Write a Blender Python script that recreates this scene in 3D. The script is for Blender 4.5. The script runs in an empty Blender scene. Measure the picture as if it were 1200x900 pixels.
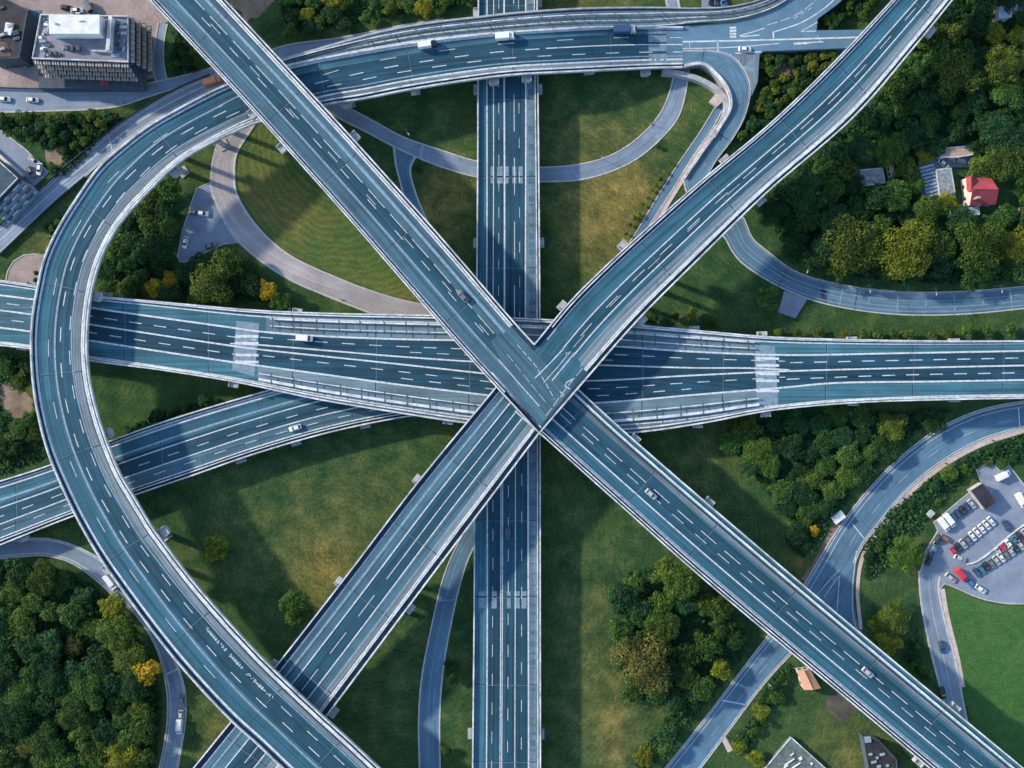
import bpy, bmesh, math, random
from mathutils import Vector

# ------------------------------------------------------------------ basics
S = 0.30          # metres per photo pixel at ground level
H = 330.0         # height of the drone
C = bpy.context.scene.collection
R2 = random.Random(7)

def P(x, y, z=0.0):
    """photo position (1200 x 900) -> world point at height z"""
    k = S * (H - z) / H
    return Vector(((x - 600) * k, (450 - y) * k, z))

def PX(w):
    k = S * (H - w.z) / H
    return (600 + w.x / k, 450 - w.y / k)

OFF = {}

def tag(o, label=None, cat=None, group=None, kind=None):
    if label: o['label'] = label
    if cat: o['category'] = cat
    if group: o['group'] = group
    if kind: o['kind'] = kind
    return o

def thing(name, label, cat, loc=(0, 0, 0), group=None, kind=None, rotz=0.0):
    o = bpy.data.objects.new(name, None)
    o.empty_display_size = 0.5
    C.objects.link(o)
    o.location = loc
    o.rotation_euler = (0, 0, rotz)
    OFF[o.name] = Vector(loc)
    return tag(o, label, cat, group, kind)

class MB:
    def __init__(s):
        s.v = []; s.f = []; s.uv = []; s.mi = []
    def face(s, pts, uvs=None, mi=0):
        b = len(s.v)
        s.v.extend([tuple(p) for p in pts])
        s.f.append(tuple(range(b, b + len(pts))))
        s.uv.append(uvs if uvs else [(0, 0)] * len(pts))
        s.mi.append(mi)
    def indexed(s, vs, fs, mi=0):
        b = len(s.v)
        s.v.extend([tuple(p) for p in vs])
        for f in fs:
            s.f.append(tuple(b + i for i in f)); s.uv.append([(0, 0)] * len(f)); s.mi.append(mi)
    def prism(s, poly, z0, z1, mi=0, top=True, bottom=True):
        """poly: list of (x,y) world, counter-clockwise"""
        a = sum(poly[i][0] * poly[(i + 1) % len(poly)][1] - poly[(i + 1) % len(poly)][0] * poly[i][1] for i in range(len(poly)))
        if a < 0: poly = poly[::-1]
        n = len(poly)
        vs = [(p[0], p[1], z0) for p in poly] + [(p[0], p[1], z1) for p in poly]
        fs = [(i, (i + 1) % n, n + (i + 1) % n, n + i) for i in range(n)]
        if top: fs.append(tuple(range(n, 2 * n)))
        if bottom: fs.append(tuple(range(n - 1, -1, -1)))
        s.indexed(vs, fs, mi)
    def box(s, c, ax, hx, hy, z0, z1, mi=0):
        """box centred c (x,y), ax = unit dir (x,y)"""
        d = Vector((ax[0], ax[1])).normalized(); n = Vector((-d.y, d.x))
        c = Vector((c[0], c[1]))
        q = [c + d * hx + n * hy, c - d * hx + n * hy, c - d * hx - n * hy, c + d * hx - n * hy]
        s.prism([(p.x, p.y) for p in q], z0, z1, mi)
    def cyl(s, c, r0, r1, z0, z1, n=10, mi=0):
        vs = []
        for z, r in ((z0, r0), (z1, r1)):
            for i in range(n):
                a = 2 * math.pi * i / n
                vs.append((c[0] + r * math.cos(a), c[1] + r * math.sin(a), z))
        fs = [(i, (i + 1) % n, n + (i + 1) % n, n + i) for i in range(n)]
        fs.append(tuple(range(n, 2 * n))); fs.append(tuple(range(n - 1, -1, -1)))
        s.indexed(vs, fs, mi)
    def tube(s, a, b, r0, r1, n=6, mi=0):
        a = Vector(a); b = Vector(b); d = (b - a).normalized()
        u = d.orthogonal().normalized(); w = d.cross(u)
        vs = []
        for p, r in ((a, r0), (b, r1)):
            for i in range(n):
                t = 2 * math.pi * i / n
                vs.append(p + (u * math.cos(t) + w * math.sin(t)) * r)
        fs = [(i, (i + 1) % n, n + (i + 1) % n, n + i) for i in range(n)]
        fs.append(tuple(range(n, 2 * n))); fs.append(tuple(range(n - 1, -1, -1)))
        s.indexed(vs, fs, mi)
    def mesh(s, name, mats, off=Vector((0, 0, 0)), smooth=False):
        me = bpy.data.meshes.new(name)
        me.from_pydata([(v[0] - off[0], v[1] - off[1], v[2] - off[2]) for v in s.v], [], s.f)
        uvl = me.uv_layers.new(name='UVMap')
        flat = [c for f in s.uv for q in f for c in q]
        uvl.data.foreach_set('uv', flat)
        me.polygons.foreach_set('material_index', s.mi)
        if smooth: me.polygons.foreach_set('use_smooth', [True] * len(me.polygons))
        for m in (mats if isinstance(mats, (list, tuple)) else [mats]): me.materials.append(m)
        me.update()
        return me
    def build(s, name, mats, parent=None, smooth=False, loc=None):
        """geometry given in world coordinates"""
        off = OFF[parent.name] if parent else Vector(loc or (0, 0, 0))
        o = bpy.data.objects.new(name, s.mesh(name, mats, off, smooth))
        C.objects.link(o)
        if parent: o.parent = parent
        else: o.location = off
        OFF[o.name] = off
        return o

# ------------------------------------------------------------------ materials
def newmat(name):
    m = bpy.data.materials.new(name); m.use_nodes = True
    nt = m.node_tree; b = nt.nodes['Principled BSDF']
    return m, nt, b

def N(nt, t, **kw):
    n = nt.nodes.new(t)
    for k, v in kw.items():
        if hasattr(n, k) and not k[0].isupper(): setattr(n, k, v)
        else: n.inputs[k.replace('_', ' ')].default_value = v
    return n

def ramp(nt, fac, stops):
    r = nt.nodes.new('ShaderNodeValToRGB')
    while len(r.color_ramp.elements) < len(stops): r.color_ramp.elements.new(0.5)
    for e, (p, c) in zip(r.color_ramp.elements, stops):
        e.position = p; e.color = (c[0], c[1], c[2], 1)
    nt.links.new(fac, r.inputs[0])
    return r.outputs[0]

def mul(nt, a, b, fac=1.0, mode='MULTIPLY'):
    m = nt.nodes.new('ShaderNodeMix'); m.data_type = 'RGBA'; m.blend_type = mode
    m.inputs[0].default_value = fac
    nt.links.new(a, m.inputs[6])
    if hasattr(b, 'is_output'): nt.links.new(b, m.inputs[7])
    else: m.inputs[7].default_value = (*b, 1)
    return m.outputs[2]

def gray(nt, fac, lo, hi, p0=0.3, p1=0.7):
    return ramp(nt, fac, [(p0, (lo,) * 3), (p1, (hi,) * 3)])

def mat_asphalt(name, col, streak=0.48, rough=0.8):
    """asphalt: fine grain, blotches, wheel-path streaks running along the road (uv: x across in m, y along in m)"""
    m, nt, b = newmat(name)
    uv = N(nt, 'ShaderNodeUVMap')
    mp = N(nt, 'ShaderNodeMapping'); mp.inputs['Scale'].default_value = (1.3, 0.010, 1)
    nt.links.new(uv.outputs[0], mp.inputs[0])
    n1 = N(nt, 'ShaderNodeTexNoise', Scale=1.0, Detail=4.0, Roughness=0.6); nt.links.new(mp.outputs[0], n1.inputs[0])
    geo = N(nt, 'ShaderNodeNewGeometry')
    n2 = N(nt, 'ShaderNodeTexNoise', Scale=0.11, Detail=5.0, Roughness=0.65); nt.links.new(geo.outputs['Position'], n2.inputs[0])
    n3 = N(nt, 'ShaderNodeTexNoise', Scale=2.6, Detail=3.0); nt.links.new(geo.outputs['Position'], n3.inputs[0])
    # repaving slabs of slightly different tone
    mp2 = N(nt, 'ShaderNodeMapping'); mp2.inputs['Scale'].default_value = (0.27, 0.021, 1)
    nt.links.new(uv.outputs[0], mp2.inputs[0])
    vo = N(nt, 'ShaderNodeTexVoronoi', Scale=1.0); vo.distance = 'CHEBYCHEV'; nt.links.new(mp2.outputs[0], vo.inputs[0])
    base = N(nt, 'ShaderNodeRGB'); base.outputs[0].default_value = (*col, 1)
    c = mul(nt, base.outputs[0], gray(nt, n1.outputs[0], 1 - streak, 1 + streak, 0.3, 0.7))
    c = mul(nt, c, gray(nt, n2.outputs[0], 0.8, 1.22))
    c = mul(nt, c, gray(nt, n3.outputs[0], 0.85, 1.15))
    sep = N(nt, 'ShaderNodeSeparateColor'); nt.links.new(vo.outputs['Color'], sep.inputs[0])
    c = mul(nt, c, gray(nt, sep.outputs[0], 0.88, 1.1, 0.1, 0.9))
    nt.links.new(c, b.inputs['Base Color'])
    b.inputs['Roughness'].default_value = rough
    b.inputs['Specular IOR Level'].default_value = 0.2
    return m

def mat_noise(name, col, var=0.25, scale=0.5, rough=0.8, spec=0.3, metal=0.0, tint=None, bump=0.0):
    m, nt, b = newmat(name)
    geo = N(nt, 'ShaderNodeNewGeometry')
    n1 = N(nt, 'ShaderNodeTexNoise', Scale=scale, Detail=6.0, Roughness=0.65); nt.links.new(geo.outputs['Position'], n1.inputs[0])
    n2 = N(nt, 'ShaderNodeTexNoise', Scale=scale * 9, Detail=3.0); nt.links.new(geo.outputs['Position'], n2.inputs[0])
    t = tint or col
    c = ramp(nt, n1.outputs[0], [(0.33, tuple(x * (1 - var) for x in col)), (0.67, tuple(x * (1 + var) for x in t))])
    c = mul(nt, c, gray(nt, n2.outputs[0], 1 - var * 0.6, 1 + var * 0.6))
    nt.links.new(c, b.inputs['Base Color'])
    b.inputs['Roughness'].default_value = rough
    b.inputs['Specular IOR Level'].default_value = spec
    b.inputs['Metallic'].default_value = metal
    if bump:
        bp = N(nt, 'ShaderNodeBump', Strength=bump, Distance=0.1); nt.links.new(n2.outputs[0], bp.inputs['Height'])
        nt.links.new(bp.outputs[0], b.inputs['Normal'])
    return m

def mat_paint(name, col):
    m, nt, b = newmat(name)
    geo = N(nt, 'ShaderNodeNewGeometry')
    n1 = N(nt, 'ShaderNodeTexNoise', Scale=0.8, Detail=6.0, Roughness=0.75); nt.links.new(geo.outputs['Position'], n1.inputs[0])
    c = ramp(nt, n1.outputs[0], [(0.30, tuple(x * 0.42 for x in col)), (0.55, col)])
    nt.links.new(c, b.inputs['Base Color']); b.inputs['Roughness'].default_value = 0.6
    return m

def mat_plain(name, col, rough=0.5, metal=0.0, spec=0.5, coat=0.0):
    m, nt, b = newmat(name)
    b.inputs['Base Color'].default_value = (*col, 1); b.inputs['Roughness'].default_value = rough
    b.inputs['Metallic'].default_value = metal; b.inputs['Specular IOR Level'].default_value = spec
    b.inputs['Coat Weight'].default_value = coat
    return m

def mat_leaf(name, dark, light, hue=0.02):
    m, nt, b = newmat(name)
    geo = N(nt, 'ShaderNodeNewGeometry'); oi = N(nt, 'ShaderNodeObjectInfo')
    c = ramp(nt, geo.outputs['Random Per Island'], [(0.0, dark), (0.72, light), (0.92, (light[0] * 1.65 + .008, light[1] * 1.45, light[2] * .9))])  # last stop paints yellow sun highlights on a random share of leaves
    tc = N(nt, 'ShaderNodeTexCoord')
    nz = N(nt, 'ShaderNodeTexNoise', Scale=2.2, Detail=2.0); nt.links.new(tc.outputs['Object'], nz.inputs[0])
    c = mul(nt, c, gray(nt, nz.outputs[0], 0.7, 1.35, 0.35, 0.65))
    hs = N(nt, 'ShaderNodeHueSaturation')
    mr = N(nt, 'ShaderNodeMapRange'); mr.inputs[3].default_value = 0.5 - hue; mr.inputs[4].default_value = 0.5 + hue * 0.8
    nt.links.new(oi.outputs['Random'], mr.inputs[0]); nt.links.new(mr.outputs[0], hs.inputs['Hue'])
    wn = N(nt, 'ShaderNodeTexWhiteNoise'); wn.noise_dimensions = '1D'; nt.links.new(oi.outputs['Random'], wn.inputs['W'])
    mr2 = N(nt, 'ShaderNodeMapRange'); mr2.inputs[3].default_value = 0.7; mr2.inputs[4].default_value = 1.35
    nt.links.new(wn.outputs[0], mr2.inputs[0]); nt.links.new(mr2.outputs[0], hs.inputs['Value'])
    nt.links.new(c, hs.inputs['Color'])
    nt.links.new(hs.outputs[0], b.inputs['Base Color'])
    b.inputs['Roughness'].default_value = 0.7; b.inputs['Specular IOR Level'].default_value = 0.15
    tr = N(nt, 'ShaderNodeBsdfTranslucent'); nt.links.new(hs.outputs[0], tr.inputs[0])
    mx = N(nt, 'ShaderNodeMixShader'); mx.inputs[0].default_value = 0.16
    nt.links.new(b.outputs[0], mx.inputs[1]); nt.links.new(tr.outputs[0], mx.inputs[2])
    nt.links.new(mx.outputs[0], nt.nodes['Material Output'].inputs[0])
    return m

M = {}
M['asph_dark'] = mat_asphalt('asphalt_dark', (0.018, 0.068, 0.104))
M['asph_mid'] = mat_asphalt('asphalt_mid', (0.032, 0.109, 0.157))
M['asph_teal'] = mat_asphalt('asphalt_shoulder', (0.044, 0.134, 0.178))
M['asph_grey'] = mat_asphalt('asphalt_worn_grey', (0.056, 0.128, 0.172))
M['asph_tan'] = mat_asphalt('asphalt_worn_tan', (0.150, 0.195, 0.225))
M['asph_gnd'] = mat_asphalt('asphalt_local_road', (0.195, 0.252, 0.325), 0.2)
M['asph_blue'] = mat_asphalt('asphalt_slip_road', (0.092, 0.178, 0.255), 0.25)
M['asph_deep'] = mat_asphalt('asphalt_deep_blue', (0.015, 0.057, 0.092))
M['asph_sunlit'] = mat_asphalt('asphalt_sunlit_pink', (0.320, 0.305, 0.315), 0.2)  # sunlight put into the base colour: warm pale tone for the whole ramp
M['walk'] = mat_asphalt('walkway_concrete', (0.120, 0.185, 0.222), 0.3)
M['patch'] = mat_noise('pale_patch', (0.165, 0.245, 0.30), 0.25, 0.8)
M['paint'] = mat_paint('road_paint', (0.60, 0.64, 0.66))
M['paint_dim'] = mat_paint('road_paint_worn', (0.22, 0.33, 0.43))
M['conc'] = mat_noise('concrete', (0.33, 0.345, 0.36), 0.28, 0.35, 0.85)
M['parapet'] = mat_noise('parapet_concrete', (0.50, 0.52, 0.54), 0.42, 0.22, 0.8)
M['steel'] = mat_noise('galvanised_steel', (0.54, 0.60, 0.64), 0.38, 0.25, 0.55, 0.5, 0.0)
M['dark_steel'] = mat_noise('dark_steel', (0.05, 0.07, 0.09), 0.3, 1.0, 0.6)
M['gap'] = mat_noise('gutter_strip', (0.012, 0.040, 0.070), 0.35, 0.4)
M['bark'] = mat_noise('bark', (0.09, 0.065, 0.045), 0.3, 2.0)
M['dirt'] = mat_noise('bare_soil', (0.21, 0.155, 0.115), 0.35, 0.25)
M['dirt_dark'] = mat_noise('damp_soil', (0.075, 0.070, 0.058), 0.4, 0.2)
M['paver'] = mat_noise('pink_paving', (0.30, 0.245, 0.235), 0.25, 0.12)
M['lot'] = mat_noise('lot_paving', (0.205, 0.250, 0.320), 0.16, 0.15)
M['kerb'] = mat_noise('kerb_stone', (0.45, 0.43, 0.42), 0.25, 0.6)
M['path'] = mat_noise('footpath_pink', (0.50, 0.42, 0.39), 0.22, 0.4)
M['glass'] = mat_plain('window_glass', (0.02, 0.035, 0.05), 0.12, 0, 0.6)
M['tyre'] = mat_plain('tyre_rubber', (0.02, 0.02, 0.02), 0.8)

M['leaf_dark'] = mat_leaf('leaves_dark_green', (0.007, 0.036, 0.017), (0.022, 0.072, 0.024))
M['leaf_mid'] = mat_leaf('leaves_mid_green', (0.013, 0.050, 0.015), (0.046, 0.108, 0.024))
M['leaf_olive'] = mat_leaf('leaves_olive_green', (0.022, 0.060, 0.013), (0.068, 0.120, 0.022))
M['leaf_bright'] = mat_leaf('leaves_yellow_green', (0.070, 0.105, 0.014), (0.170, 0.195, 0.022))
M['leaf_gold'] = mat_leaf('leaves_golden', (0.170, 0.130, 0.010), (0.340, 0.260, 0.022), 0.01)
M['leaf_brown'] = mat_leaf('leaves_rusty_brown', (0.036, 0.058, 0.016), (0.100, 0.105, 0.028))

# ------------------------------------------------------------------ curves and roads
def catmull(pts, step=3.0):
    """centripetal-ish Catmull-Rom through px points"""
    if len(pts) == 2: pts = [pts[0], ((pts[0][0] + pts[1][0]) / 2, (pts[0][1] + pts[1][1]) / 2), pts[1]]
    p = [Vector(q) for q in pts]
    p = [2 * p[0] - p[1]] + p + [2 * p[-1] - p[-2]]
    out = []
    for i in range(1, len(p) - 2):
        p0, p1, p2, p3 = p[i - 1:i + 3]
        d = max((p2 - p1).length, 1e-6)
        n = max(2, int(d / step))
        t0 = 0.0
        t1 = t0 + max((p1 - p0).length, 1e-3) ** 0.5
        t2 = t1 + d ** 0.5
        t3 = t2 + max((p3 - p2).length, 1e-3) ** 0.5
        for k in range(n):
            t = t1 + (t2 - t1) * k / n
            a1 = p0 * ((t1 - t) / (t1 - t0)) + p1 * ((t - t0) / (t1 - t0))
            a2 = p1 * ((t2 - t) / (t2 - t1)) + p2 * ((t - t1) / (t2 - t1))
            a3 = p2 * ((t3 - t) / (t3 - t2)) + p3 * ((t - t2) / (t3 - t2))
            b1 = a1 * ((t2 - t) / (t2 - t0)) + a2 * ((t - t0) / (t2 - t0))
            b2 = a2 * ((t3 - t) / (t3 - t1)) + a3 * ((t - t1) / (t3 - t1))
            out.append(b1 * ((t2 - t) / (t2 - t1)) + b2 * ((t - t1) / (t2 - t1)))
    out.append(p[-2].copy())
    return out

def resample(pts, n):
    d = [0.0]
    for a, b in zip(pts, pts[1:]): d.append(d[-1] + (b - a).length)
    out = []; j = 0
    for i in range(n):
        t = d[-1] * i / (n - 1)
        while j < len(d) - 2 and d[j + 1] < t: j += 1
        f = (t - d[j]) / max(d[j + 1] - d[j], 1e-9)
        out.append(pts[j].lerp(pts[j + 1], min(max(f, 0), 1)))
    return out

def lerp_list(lst, t):
    if not isinstance(lst, (list, tuple)): return lst
    if t <= lst[0][0]: return lst[0][1]
    for (a, va), (b, vb) in zip(lst, lst[1:]):
        if t <= b:
            f = (t - a) / (b - a); f = f * f * (3 - 2 * f)
            return va + (vb - va) * f
    return lst[-1][1]

ROADS = []

class Road:
    def __init__(s, left, right, z=0.0, n=None, solid=True, near=None):
        L = catmull(left); Rr = catmull(right)
        ln = sum((b - a).length for a, b in zip(L, L[1:]))
        n = n or max(12, int(ln / 6))
        s.L = resample(L, n); s.R = resample(Rr, n); s.n = n
        if near:                      # square cross-sections: each station of one edge meets the nearest point of the other
            base, other = (s.L, resample(Rr, n * 6)) if near == 'L' else (s.R, resample(L, n * 6))
            j = 0; out = []
            for p in base:
                k = min(range(j, len(other)), key=lambda i: (other[i] - p).length_squared); j = k; out.append(other[k].copy())
            if near == 'L': s.R = out
            else: s.L = out
        s.z = [lerp_list(z, i / (n - 1)) for i in range(n)]
        k0 = k1 = 0                   # roads that leave the picture run on beyond it
        def outside(p): return p.x < 0 or p.x > 1200 or p.y < 0 or p.y > 900
        if outside(s.L[0]) and outside(s.R[0]):
            d = ((s.L[0] - s.L[2]).normalized() + (s.R[0] - s.R[2]).normalized()).normalized(); k0 = 16
            s.L = [s.L[0] + d * 7 * i for i in range(k0, 0, -1)] + s.L; s.R = [s.R[0] + d * 7 * i for i in range(k0, 0, -1)] + s.R; s.z = [s.z[0]] * k0 + s.z
        if outside(s.L[-1]) and outside(s.R[-1]):
            d = ((s.L[-1] - s.L[-3]).normalized() + (s.R[-1] - s.R[-3]).normalized()).normalized(); k1 = 16
            s.L = s.L + [s.L[-1] + d * 7 * i for i in range(1, k1 + 1)]; s.R = s.R + [s.R[-1] + d * 7 * i for i in range(1, k1 + 1)]; s.z = s.z + [s.z[-1]] * k1
        n = s.n = len(s.L)
        s.s = [0.0]; s.w = []
        for i in range(n):
            s.w.append((s.L[i] - s.R[i]).length)
            if i:
                a = P(*((s.L[i - 1] + s.R[i - 1]) / 2), s.z[i - 1]); b = P(*((s.L[i] + s.R[i]) / 2), s.z[i])
                s.s.append(s.s[-1] + (b - a).length)
        s.len = s.s[-1]; s.e0 = s.s[k0]; s.span = s.s[n - 1 - k1] - s.e0
        s.cw = [P(*((s.L[i] + s.R[i]) / 2), s.z[i]) for i in range(n)]
        s.hw = [s.w[i] * S / 2 for i in range(n)]
        if solid: ROADS.append(s)
    def t(s, d): return min(1.0, max(0.0, (d - s.e0) / s.span))
    def loc(s, d):
        d = min(max(d, 0.0), s.len)
        lo, hi = 0, s.n - 1
        while hi - lo > 1:
            m = (lo + hi) // 2
            if s.s[m] <= d: lo = m
            else: hi = m
        return lo, (d - s.s[lo]) / max(s.s[lo + 1] - s.s[lo], 1e-9)
    def pt(s, d, u, dz=0.0):
        i, f = s.loc(d)
        l = s.L[i].lerp(s.L[i + 1], f); r = s.R[i].lerp(s.R[i + 1], f)
        z = s.z[i] + (s.z[i + 1] - s.z[i]) * f
        q = l.lerp(r, u)
        return P(q.x, q.y, z) + Vector((0, 0, dz))
    def wpx(s, d):
        i, f = s.loc(d)
        return s.w[i] + (s.w[i + 1] - s.w[i]) * f
    def at(s, x, y):
        best = None
        for i in range(s.n - 1):
            a = (s.L[i] + s.R[i]) / 2; b = (s.L[i + 1] + s.R[i + 1]) / 2
            ab = b - a; t = max(0, min(1, (Vector((x, y)) - a).dot(ab) / max(ab.length_squared, 1e-9)))
            dd = (a + ab * t - Vector((x, y))).length
            if best is None or dd < best[0]: best = (dd, s.s[i] + (s.s[i + 1] - s.s[i]) * t)
        return best[1]
    def steps(s, a, b, step=2.0):
        n = max(1, int(abs(b - a) / step))
        return [a + (b - a) * i / n for i in range(n + 1)]
    def surface(s, mb, u0, u1, dz=0.0, a=None, b=None, mi=0):
        a = 0 if a is None else a; b = s.len if b is None else b
        st = s.steps(a, b)
        for d, e in zip(st, st[1:]):
            ua, ub = lerp_list(u0, s.t(d)), lerp_list(u1, s.t(d))
            va, vb = lerp_list(u0, s.t(e)), lerp_list(u1, s.t(e))
            w = s.wpx(d) * S
            mb.face([s.pt(d, ub, dz), s.pt(e, vb, dz), s.pt(e, va, dz), s.pt(d, ua, dz)],
                    [(ub * w, d), (vb * w, e), (va * w, e), (ua * w, d)], mi)
    def line(s, mb, u, w=1.6, a=None, b=None, dz=0.03, mi=0):
        """solid stripe, w in photo px"""
        a = 0 if a is None else a; b = s.len if b is None else b
        st = s.steps(a, b)
        for d, e in zip(st, st[1:]):
            q = []
            for x in (d, e):
                uu = lerp_list(u, s.t(x)); h = w * .82 / 2 / s.wpx(x)
                q.append((s.pt(x, uu - h, dz), s.pt(x, uu + h, dz)))
            mb.face([q[0][1], q[1][1], q[1][0], q[0][0]], mi=mi)
    def dash(s, mb, u, w=1.5, on=4.0, off=4.6, ph=0.0, a=None, b=None, dz=0.03, mi=0):
        a = 0 if a is None else a; b = s.len if b is None else b
        d = a + ph
        while d < b:
            s.line(mb, u, w * .68, d, min(d + on * .92, b), dz, mi); d += on + off
    def wall(s, mb, u, w, z0, z1, a=None, b=None, mi=0):
        """swept box, w in metres, centred at u"""
        a = 0 if a is None else a; b = s.len if b is None else b
        st = s.steps(a, b)
        ring = []
        for d in st:
            uu = lerp_list(u, s.t(d)); h = w / 2 / (s.wpx(d) * S)
            ring.append([s.pt(d, uu - h, z0), s.pt(d, uu + h, z0), s.pt(d, uu + h, z1), s.pt(d, uu - h, z1)])
        vs = [p for r in ring for p in r]; fs = []
        for i in range(len(st) - 1):
            o = i * 4
            for k in range(4):
                fs.append((o + k, o + 4 + k, o + 4 + (k + 1) % 4, o + (k + 1) % 4))
        fs.append((0, 1, 2, 3)); e = (len(st) - 1) * 4; fs.append((e + 3, e + 2, e + 1, e))
        mb.indexed(vs, fs, mi)
    def cross(s, mb, d, u0, u1, w=0.5, dz=0.034, mi=0):
        """transverse stripe w metres along"""
        mb.face([s.pt(d, u1, dz), s.pt(d + w, u1, dz), s.pt(d + w, u0, dz), s.pt(d, u0, dz)], mi=mi)

def make_deck(rd, root, depth=1.6, solid=False):
    mb = MB()
    if solid: sec = [(0, -0.02), (.04, -0.25), (.96, -0.25), (1, -0.02), (1, None), (0, None)]
    else: sec = [(0, -0.03), (.02, -.2), (.98, -.2), (1, -0.03), (1, -0.55), (0.86, -0.75), (0.80, -depth), (0.20, -depth), (0.14, -0.75), (0, -0.55)]
    st = rd.steps(0, rd.len, 2.0); k = len(sec); vs = []
    for d in st:
        for u, dz in sec:
            if dz is None:
                q = rd.pt(d, u); vs.append(Vector((q.x, q.y, -0.3)))
            else: vs.append(rd.pt(d, u, dz))
    fs = []
    for i in range(len(st) - 1):
        for j in range(k):
            fs.append((i * k + j, (i + 1) * k + j, (i + 1) * k + (j + 1) % k, i * k + (j + 1) % k))
    fs.append(tuple(range(k))); fs.append(tuple((len(st) - 1) * k + j for j in range(k - 1, -1, -1)))
    mb.indexed(vs, fs)
    return mb.build('deck', M['conc'], root)

def inside_lower(x, y, ztop, me):
    for r in ROADS:
        if r is me: continue
        for c, h, z in zip(r.cw, r.hw, r.z):
            if z < ztop - 2.5 and (c.x - x) ** 2 + (c.y - y) ** 2 < (h + 1.0) ** 2: return True
    return False

PIER_Q = []
def pier(rd, root, px, py, el=1.8, er=1.8):
    PIER_Q.append((rd, root, px, py, el, er))

def build_piers():
    for rd, root, px, py, el, er in PIER_Q:
        d = rd.at(px, py)
        a = rd.pt(d, 0); b = rd.pt(d, 1)
        t = (rd.pt(d + 1, .5) - rd.pt(d - 1, .5)); t.z = 0; t.normalize()
        n = Vector((-t.y, t.x, 0))
        if n.dot(b - a) < 0: n = -n
        ctr = (a + b) / 2; half = abs((b - a).dot(n)) / 2
        z = ctr.z; mb = MB(); el *= .72; er *= .72
        lo, hi = -half - el, half + er
        mid = ctr + n * ((lo + hi) / 2)
        mb.box((mid.x, mid.y), n, (hi - lo) / 2, 1.25, z - 3.0, z - 1.63)
        for e, sgn in ((el, -1), (er, 1)):
            if e > 0.5:
                q = ctr + n * sgn * (half + e / 2 + 0.1)
                mb.box((q.x, q.y), n, e / 2 - 0.05, 1.7, z - 1.62, z - 0.9)
                for k in (-1, 1):
                    g = q + t * k * 1.5
                    mb.box((g.x, g.y), n, e / 2 - 0.1, 0.12, z - 0.9, z - 0.25)
        for sgn in (-0.55, 0.55):
            q = ctr + n * sgn * half
            if inside_lower(q.x, q.y, z, rd): continue
            mb.cyl((q.x, q.y), 1.0, 0.85, -0.3, z - 3.0, 14)
            mb.box((q.x, q.y), n, 1.7, 1.7, -0.3, 0.35)
        mb.build('pier', M['conc'], root)

def viaduct(name, label, rd, strips, root_px, cat='viaduct', solid=False, par=(0.5, 0.95), parL=True, parR=True, depth=1.6, par_mat='parapet'):
    z0 = 0
    root = thing(name, label, cat, P(root_px[0], root_px[1], 0))
    make_deck(rd, root, depth, solid)
    mb = MB(); mats = []
    for u0, u1, mn in strips:
        if mn not in mats: mats.append(mn)
        rd.surface(mb, u0, u1, 0.0, mi=mats.index(mn))
    mb.build('road_surface', [M[x] for x in mats], root)
    mb = MB(); d = R2.uniform(6, 20)
    while d < rd.len * (.84 if 'topmost' in label else 1) - 2:
        rd.cross(mb, d, .03, .97, .3, .018); rd.cross(mb, d + .32, .03, .97, .14, .018, 1); d += R2.uniform(26, 36)
    mb.build('expansion_joint', [M['gap'], M['asph_tan']], root)
    for on, u in ((parL, 0.0), (parR, 1.0)):
        if not on: continue
        mb = MB()
        off = par[0] / 2
        uu = [(t, (off / (rd.wpx(rd.e0 + t * rd.span) * S)) * (1 if u == 0 else -1) + u) for t in (0, .25, .5, .75, 1)]
        rd.wall(mb, uu, par[0], -0.02, par[1])
        mb.build('barrier', M[par_mat], root)
    return root

def guard(rd, root, u, a=None, b=None, w=0.34, z0=0.35, z1=0.78, name='guard_rail', mat='steel'):
    mb = MB()
    rd.wall(mb, u, w, z0, z1, a, b)
    a = 0 if a is None else a; b = rd.len if b is None else b
    d = a + 1.0
    while d < b - 0.5:
        q = rd.pt(d, lerp_list(u, rd.t(d))); mb.box((q.x, q.y), (1, 0), 0.09, 0.09, q.z - 0.02, q.z + z0)
        d += 4.0
    return mb.build(name, M[mat], root)

def px_wall(mb, pts, z, w, h0, h1, smooth=True, mi=0):
    """swept box along px polyline at base height z; w in px"""
    c = catmull(pts, 4.0) if smooth else [Vector(p) for p in pts]
    vs = []; k = len(c)
    for i, p in enumerate(c):
        t = (c[min(i + 1, k - 1)] - c[max(i - 1, 0)]).normalized(); nn = Vector((-t.y, t.x)) * w / 2
        for q, dz in ((p - nn, h0), (p + nn, h0), (p + nn, h1), (p - nn, h1)):
            vs.append(P(q.x, q.y, z) + Vector((0, 0, dz)))
    fs = []
    for i in range(k - 1):
        for j in range(4): fs.append((i * 4 + j, i * 4 + 4 + j, i * 4 + 4 + (j + 1) % 4, i * 4 + (j + 1) % 4))
    fs.append((3, 2, 1, 0)); e = (k - 1) * 4; fs.append((e, e + 1, e + 2, e + 3))
    mb.indexed(vs, fs, mi)

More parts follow.
